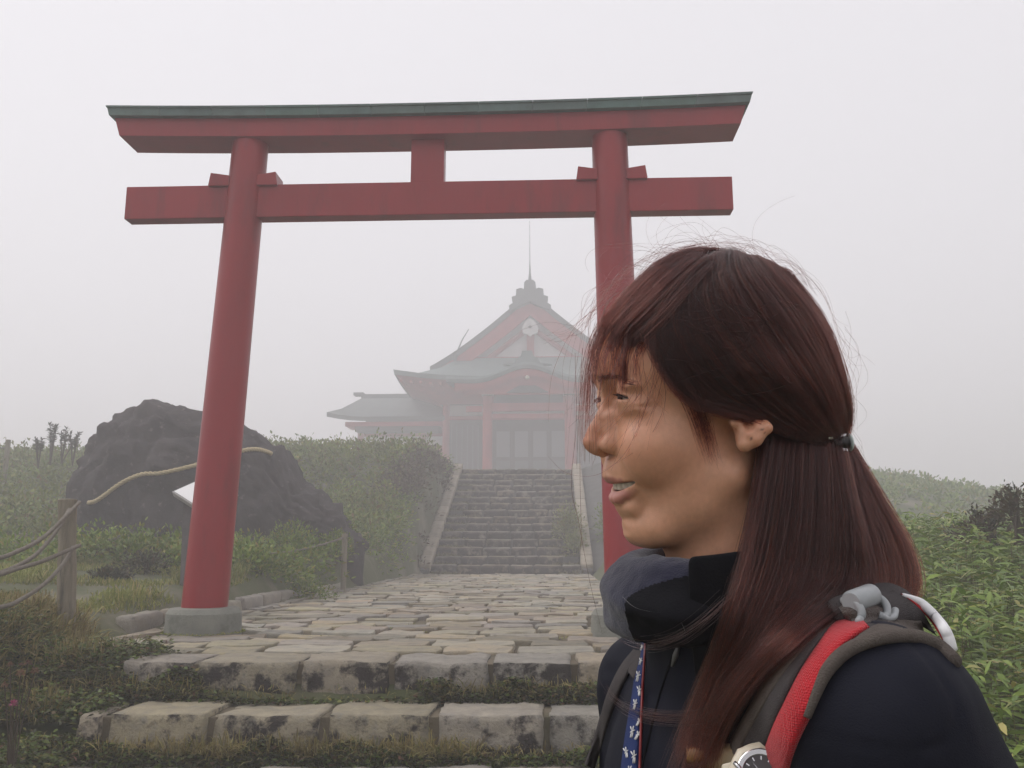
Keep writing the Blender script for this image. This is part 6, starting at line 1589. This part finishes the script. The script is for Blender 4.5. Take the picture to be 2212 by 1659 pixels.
    MB().tube(l2w(X), np.concatenate([np.linspace(0.0012, 0.0036, 8), np.full(22, 0.0036)]), n=12).build('white_rim', G['white'], B, smooth=True)
    # far strap with its webbing adjuster
    ribbon('far_strap', [(1368, 1402), (1338, 1440), (1310, 1500), (1292, 1560), (1280, 1604), (1262, 1650)], [(1392, 1412), (1360, 1452), (1332, 1512), (1310, 1574), (1298, 1616), (1284, 1664)], G['grey'], B, off=6, bulge=2.5, n=30, k=7)
    ribbon('strap_patch', [(1372, 1404), (1356, 1424), (1352, 1446)], [(1392, 1406), (1384, 1440), (1372, 1470)], G['grey'], B, off=7, bulge=1, n=10, k=5)
    # buckle on the shoulder: felt tab, barrel and bent grey hooks
    c2 = catmull([(1818, 1306), (1850, 1298), (1890, 1304), (1910, 1322)], 12)
    ribbon('felt_tab', [(1812, 1312), (1832, 1300), (1872, 1298), (1908, 1312)], [(1826, 1336), (1848, 1348), (1884, 1344), (1904, 1330)], G['felt'], B, off=8, bulge=4, n=16, k=9, sdf=sdf_worn, thick=14)
    def bent(name, pix, offs, r_):
        X = tr(catmull(pix, 30), np.interp(np.linspace(0, 1, 30), np.linspace(0, 1, len(offs)), offs), sdf_worn)
        for _ in range(3): X[1:-1] = 0.25*X[:-2] + 0.5*X[1:-1] + 0.25*X[2:]
        return MB().tube(l2w(X), r_, n=12).build(name, G['plastic'], B, smooth=True)
    bent('hook', [(1872, 1288), (1896, 1290), (1914, 1306), (1916, 1328), (1904, 1334)], [13, 15, 14, 12, 9], 0.0028)
    bent('hook', [(1934, 1318), (1930, 1332), (1914, 1336), (1900, 1328)], [8, 11, 12, 11], 0.0026)
    bent('hook', [(1820, 1298), (1838, 1296), (1854, 1306), (1862, 1326), (1856, 1342)], [8, 13, 15, 13, 9], 0.0028)
    X = tr([(1838, 1302), (1884, 1284)], 14, sdf_worn); a, b_ = l2w(X[0]), l2w(X[1])
    MB().tube([a, a*0.93 + b_*0.07, a*0.07 + b_*0.93, b_], [0.0066, 0.0080, 0.0080, 0.0066], n=20).build('barrel', G['plastic'], B, auto=0.7)
    off = Vector([float(x) for x in base]); B.location = off
    for c in B.children: c.location = -off
    # ---------------- lanyard with printed dragonflies
    def cr(x, y): return ((1380 + 0.1959*x)/1.1302, (1550 + 0.1959*y)/1.1302)
    G['indigo'] = mat('lanyard_indigo', (0.018, 0.035, 0.135), 0.75, var=(0.013, 0.026, 0.10), vscale=40, bump=0.3, bscale=900, spec=0.25)
    G['redcord'] = mat('red_cord', (0.20, 0.012, 0.014), 0.4, spec=0.5); G['print'] = mat('white_print', (0.66, 0.66, 0.66), 0.8)
    Ln = thing('lanyard', 'dark blue neck lanyard with white dragonfly print and thin red edge', 'lanyard', (0, 0, 0))
    lp = [cr(965, 40), cr(940, 200), cr(885, 400), cr(850, 580), cr(820, 800), cr(778, 1040), cr(735, 1300), cr(690, 1660), cr(670, 1800)]
    rp = [cr(998, 40), cr(992, 200), cr(980, 400), cr(968, 580), cr(958, 800), cr(948, 1040), cr(940, 1300), cr(928, 1660), cr(922, 1800)]
    bnd, tb = ribbon('band', lp, rp, G['indigo'], Ln, off=8.0, bulge=1.2, thick=2.0, n=50, k=7)
    X = tr(catmull(rp, 60), 9.5); MB().tube(l2w(X), 0.0011, n=8).build('red_edge', G['redcord'], Ln, smooth=True)
    strokes = []
    def fly(x, y, s, a):
        def P(dx, dy): c, q = math.cos(a), math.sin(a); return cr(x + s*(dx*c - dy*q), y + s*(dx*q + dy*c))
        for st in (((-22, -50), (-6, 0)), ((18, -56), (6, 0)), ((-26, 24), (0, 12), (34, -6)), ((-4, 24), (-26, 90)), ((10, 22), (-6, 92))): strokes.append([P(*p) for p in st])
    for x, y, s, a in ((908, 500, 0.9, 0.05), (920, 680, 0.85, -0.2), (870, 850, 0.9, 0.05), (918, 1075, 0.7, 0.3), (835, 1190, 1.0, 0.0), (905, 1240, 0.8, 0.35), (755, 1450, 0.9, -0.35), (852, 1500, 1.1, -0.2), (955, 150, 0.5, 0.2), (940, 320, 0.6, 0.1), (800, 1680, 0.9, 0.2)): fly(x, y, s, a)
    mb = MB()
    for st in strokes:
        X = tr(catmull(st, 6), 10.6); mb.tube(l2w(X), [0.00035, 0.0006, 0.00065, 0.0006, 0.0005, 0.0003], n=5)
    o = mb.build('printed_dragonflies', G['print'], bnd, smooth=True); o['kind'] = 'stuff'
    b0 = l2w(tr([lp[4]], 0)[0]); off = Vector([float(x) for x in b0]); Ln.location = off
    for c in Ln.children: c.location = -off
    # ---------------- wristwatch buckled round the shoulder strap
    G['cream'] = mat('watch_resin', (0.62, 0.56, 0.44), 0.35, var=(0.56, 0.50, 0.38), vscale=60, spec=0.5, sss=0.1)
    G['steel'] = mat('watch_steel', (0.55, 0.55, 0.56), 0.22, metal=0.9); G['dial'] = mat('watch_dial', (0.045, 0.038, 0.040), 0.3, spec=0.5)
    G['amber'] = mat('amber_resin', (0.24, 0.135, 0.045), 0.3, var=(0.17, 0.095, 0.035), vscale=60, spec=0.5)
    Wt = thing('wristwatch', 'chunky cream wristwatch with dark dial fastened round the backpack shoulder strap', 'watch', (0, 0, 0))
    X0 = tr([(1645, 1676)], 21.0)[0]; d = lray(1645, 1676)
    nrm = -d + np.array([0, 0, 0.22]); nrm /= np.linalg.norm(nrm)
    ax = np.cross([0, 0, 1.0], nrm); ax /= np.linalg.norm(ax); ay = np.cross(nrm, ax)
    if (proj(l2w(X0 + ax))[0] - proj(l2w(X0))[0]) < 0: ax = -ax
    def wp(x, y, z): return l2w(X0 + ax*x + ay*y + nrm*z)
    def disc(name, prof, m, par, n=64, scal=0.0):
        mb = MB(); rows = []
        for r_, z in prof:
            rows.append([wp(r_*(1 + (scal*max(0, math.cos(8*a_))**3 if r_ > 16 else 0))*math.cos(a_), r_*(1 + (scal*max(0, math.cos(8*a_))**3 if r_ > 16 else 0))*math.sin(a_), z) for a_ in [2*PI*k/n for k in range(n + 1)]])
        mb.grid(rows); e = n + 1; mb.f.append(tuple((len(prof) - 1)*e + q for q in range(n))); return mb.build(name, m, par, auto=0.5)
    case = disc('case', [(15.5, -5), (20.5, -4), (21.5, 0), (20.5, 4.0), (18.5, 6.0), (16.2, 6.8), (15.8, 6.0), (14, 6.0)], G['cream'], Wt, scal=0.05)
    disc('bezel', [(16.4, 6.2), (16.2, 7.5), (15.4, 8.0), (12.6, 7.2), (12.0, 6.6), (11.8, 6.0)], G['steel'], Wt)
    dl = disc('dial', [(12.4, 6.1), (12.2, 6.6)], G['dial'], Wt)
    for k in range(12):
        a_ = 2*PI*k/12; mb = MB(); c, q = math.cos(a_), math.sin(a_)
        mb.add([wp(9.0*c - 0.4*q, 9.0*q + 0.4*c, 6.75), wp(9.0*c + 0.4*q, 9.0*q - 0.4*c, 6.75), wp(11.4*c + 0.4*q, 11.4*q - 0.4*c, 6.75), wp(11.4*c - 0.4*q, 11.4*q + 0.4*c, 6.75)], [(0, 1, 2, 3)]); mb.build('hour_mark', G['steel'], dl)
    for a_, l_, wd in ((2.25, 9.5, 0.35), (0.6, 6.5, 0.5)):
        c, q = math.cos(a_), math.sin(a_); mb = MB(); mb.add([wp(-wd*q, wd*c, 7.0), wp(wd*q, -wd*c, 7.0), wp(l_*c, l_*q, 7.0)], [(0, 1, 2)]); mb.build('hand', G['steel'], dl)
    mb = MB(); P_ = [wp(-17.5, 5.5, 7.0), wp(-15.0, 3.0, 8.4), wp(-12.5, -0.5, 8.2)]; mb.tube(P_, 0.0016, n=8); mb.build('bezel_guard', G['steel'], Wt, smooth=True)
    for s_ in (-1, 1):
        mb = MB(); mb.add([wp(s_*16, -10, -4), wp(s_*16, 8, -4), wp(s_*27, 6, -8), wp(s_*27, -9, -8), wp(s_*16, -10, 3), wp(s_*16, 8, 3), wp(s_*26, 6, -3), wp(s_*26, -9, -3)],
                           [(0, 1, 2, 3), (7, 6, 5, 4), (0, 4, 5, 1), (1, 5, 6, 2), (2, 6, 7, 3), (3, 7, 4, 0)]); mb.build('lug', G['cream'], Wt, bevel=0.001)
    ribbon('watch_strap', [(1512, 1612), (1540, 1606), (1580, 1606), (1604, 1614)], [(1508, 1672), (1540, 1672), (1580, 1672), (1604, 1672)], G['amber'] if False else mat('strap_resin', (0.30, 0.24, 0.14), 0.4, var=(0.22, 0.17, 0.09), vscale=40, spec=0.5), Wt, off=9, bulge=1, n=14, k=6)
    ribbon('clasp', [(1482, 1612), (1498, 1608), (1520, 1612)], [(1484, 1652), (1500, 1654), (1522, 1650)], G['amber'], Wt, off=13, bulge=1.5, n=12, k=7, thick=5)
    off = Vector([float(x) for x in l2w(X0)]); Wt.location = off
    for c in Wt.children: c.location = -off
    # ---------------- hair clip
    Cp = thing('hair_clip', 'small silver and pale green hair clip holding the half ponytail', 'hair clip', (0, 0, 0))
    G['aqua'] = mat('pale_green_resin', (0.50, 0.58, 0.56), 0.2, spec=0.6); G['black'] = mat('clip_black', (0.015, 0.012, 0.012), 0.4)
    def px3(x, y, v):
        X = tr([(min(x, 1822), y)], 7.0 + 0.35*v, sdf_hairshell)[0]; return l2w(pv(x, y, X[1]))
    MB().tube([px3(1800, 958, 12), px3(1812, 957, 13), px3(1829, 955, 8)], [0.0030, 0.0052, 0.0058], n=12).build('clip_core', G['black'], Cp, smooth=True)
    def plate(x0, y0, x1, y1, v, sk=0.0, waist=0.3):
        mb = MB(); F_ = []; 
        for z in (0.0, -1.2):
            for (x, y) in ((x0, y0), (x1, y0), (x1 - waist*(x1 - x0)*0.5, (y0 + y1)/2), (x1 + sk, y1), (x0 + sk, y1), (x0 + waist*(x1 - x0)*0.5, (y0 + y1)/2)): F_.append(px3(x, y, v + z))
        mb.add(F_, [(0, 1, 2, 3, 4, 5), (11, 10, 9, 8, 7, 6)] + [(i, (i + 1) % 6 + 0, (i + 1) % 6 + 6, i + 6) for i in range(6)]); return mb.build('silver_plate', G['steel'], Cp)
    plate(1815, 937, 1829, 974, 15, 3); plate(1801, 949, 1809, 961, 16.5, 0, 0.1); plate(1788, 966, 1800, 973, 18, -2, 0.0); plate(1790, 944, 1800, 949, 18, 0, 0.0)
    bm = bmesh.new(); bmesh.ops.create_uvsphere(bm, u_segments=20, v_segments=14, radius=1.0); me = bpy.data.meshes.new('resin_bead'); bm.to_mesh(me); bm.free()
    c0 = pv(1834, 955, tr([(1822, 955)], 3.0, sdf_hairshell)[0][1]); 
    for v_ in me.vertices: v_.co = Vector(l2w(c0 + np.array([v_.co.x*2.6 - v_.co.z*0.8, v_.co.y*6.5, v_.co.z*7.6])))
    link_mesh('resin_bead', me, G['aqua'], Cp, smooth=True)
    off = Vector([float(x) for x in px3(1820, 956, 8)]); Cp.location = off
    for c in Cp.children: c.location = -off
build_gear()
# ================================================================== fog
def build_haze():
    o = MB().box((0, 85, 14.25), (330, 330, 31.5)).build('haze', None); tag(o, kind='stuff')
    m = bpy.data.materials.new('fog'); m.use_nodes = True; t = m.node_tree; t.nodes.remove(t.nodes['Principled BSDF'])
    pv = t.nodes.new('ShaderNodeVolumePrincipled'); pv.inputs['Color'].default_value = (0.985, 0.975, 0.995, 1); pv.inputs['Density'].default_value = HAZE
    pv.inputs['Anisotropy'].default_value = 0.2
    t.links.new(pv.outputs[0], t.nodes['Material Output'].inputs['Volume'])
    o.data.materials.append(m)
HAZE = 0.0125
build_haze()
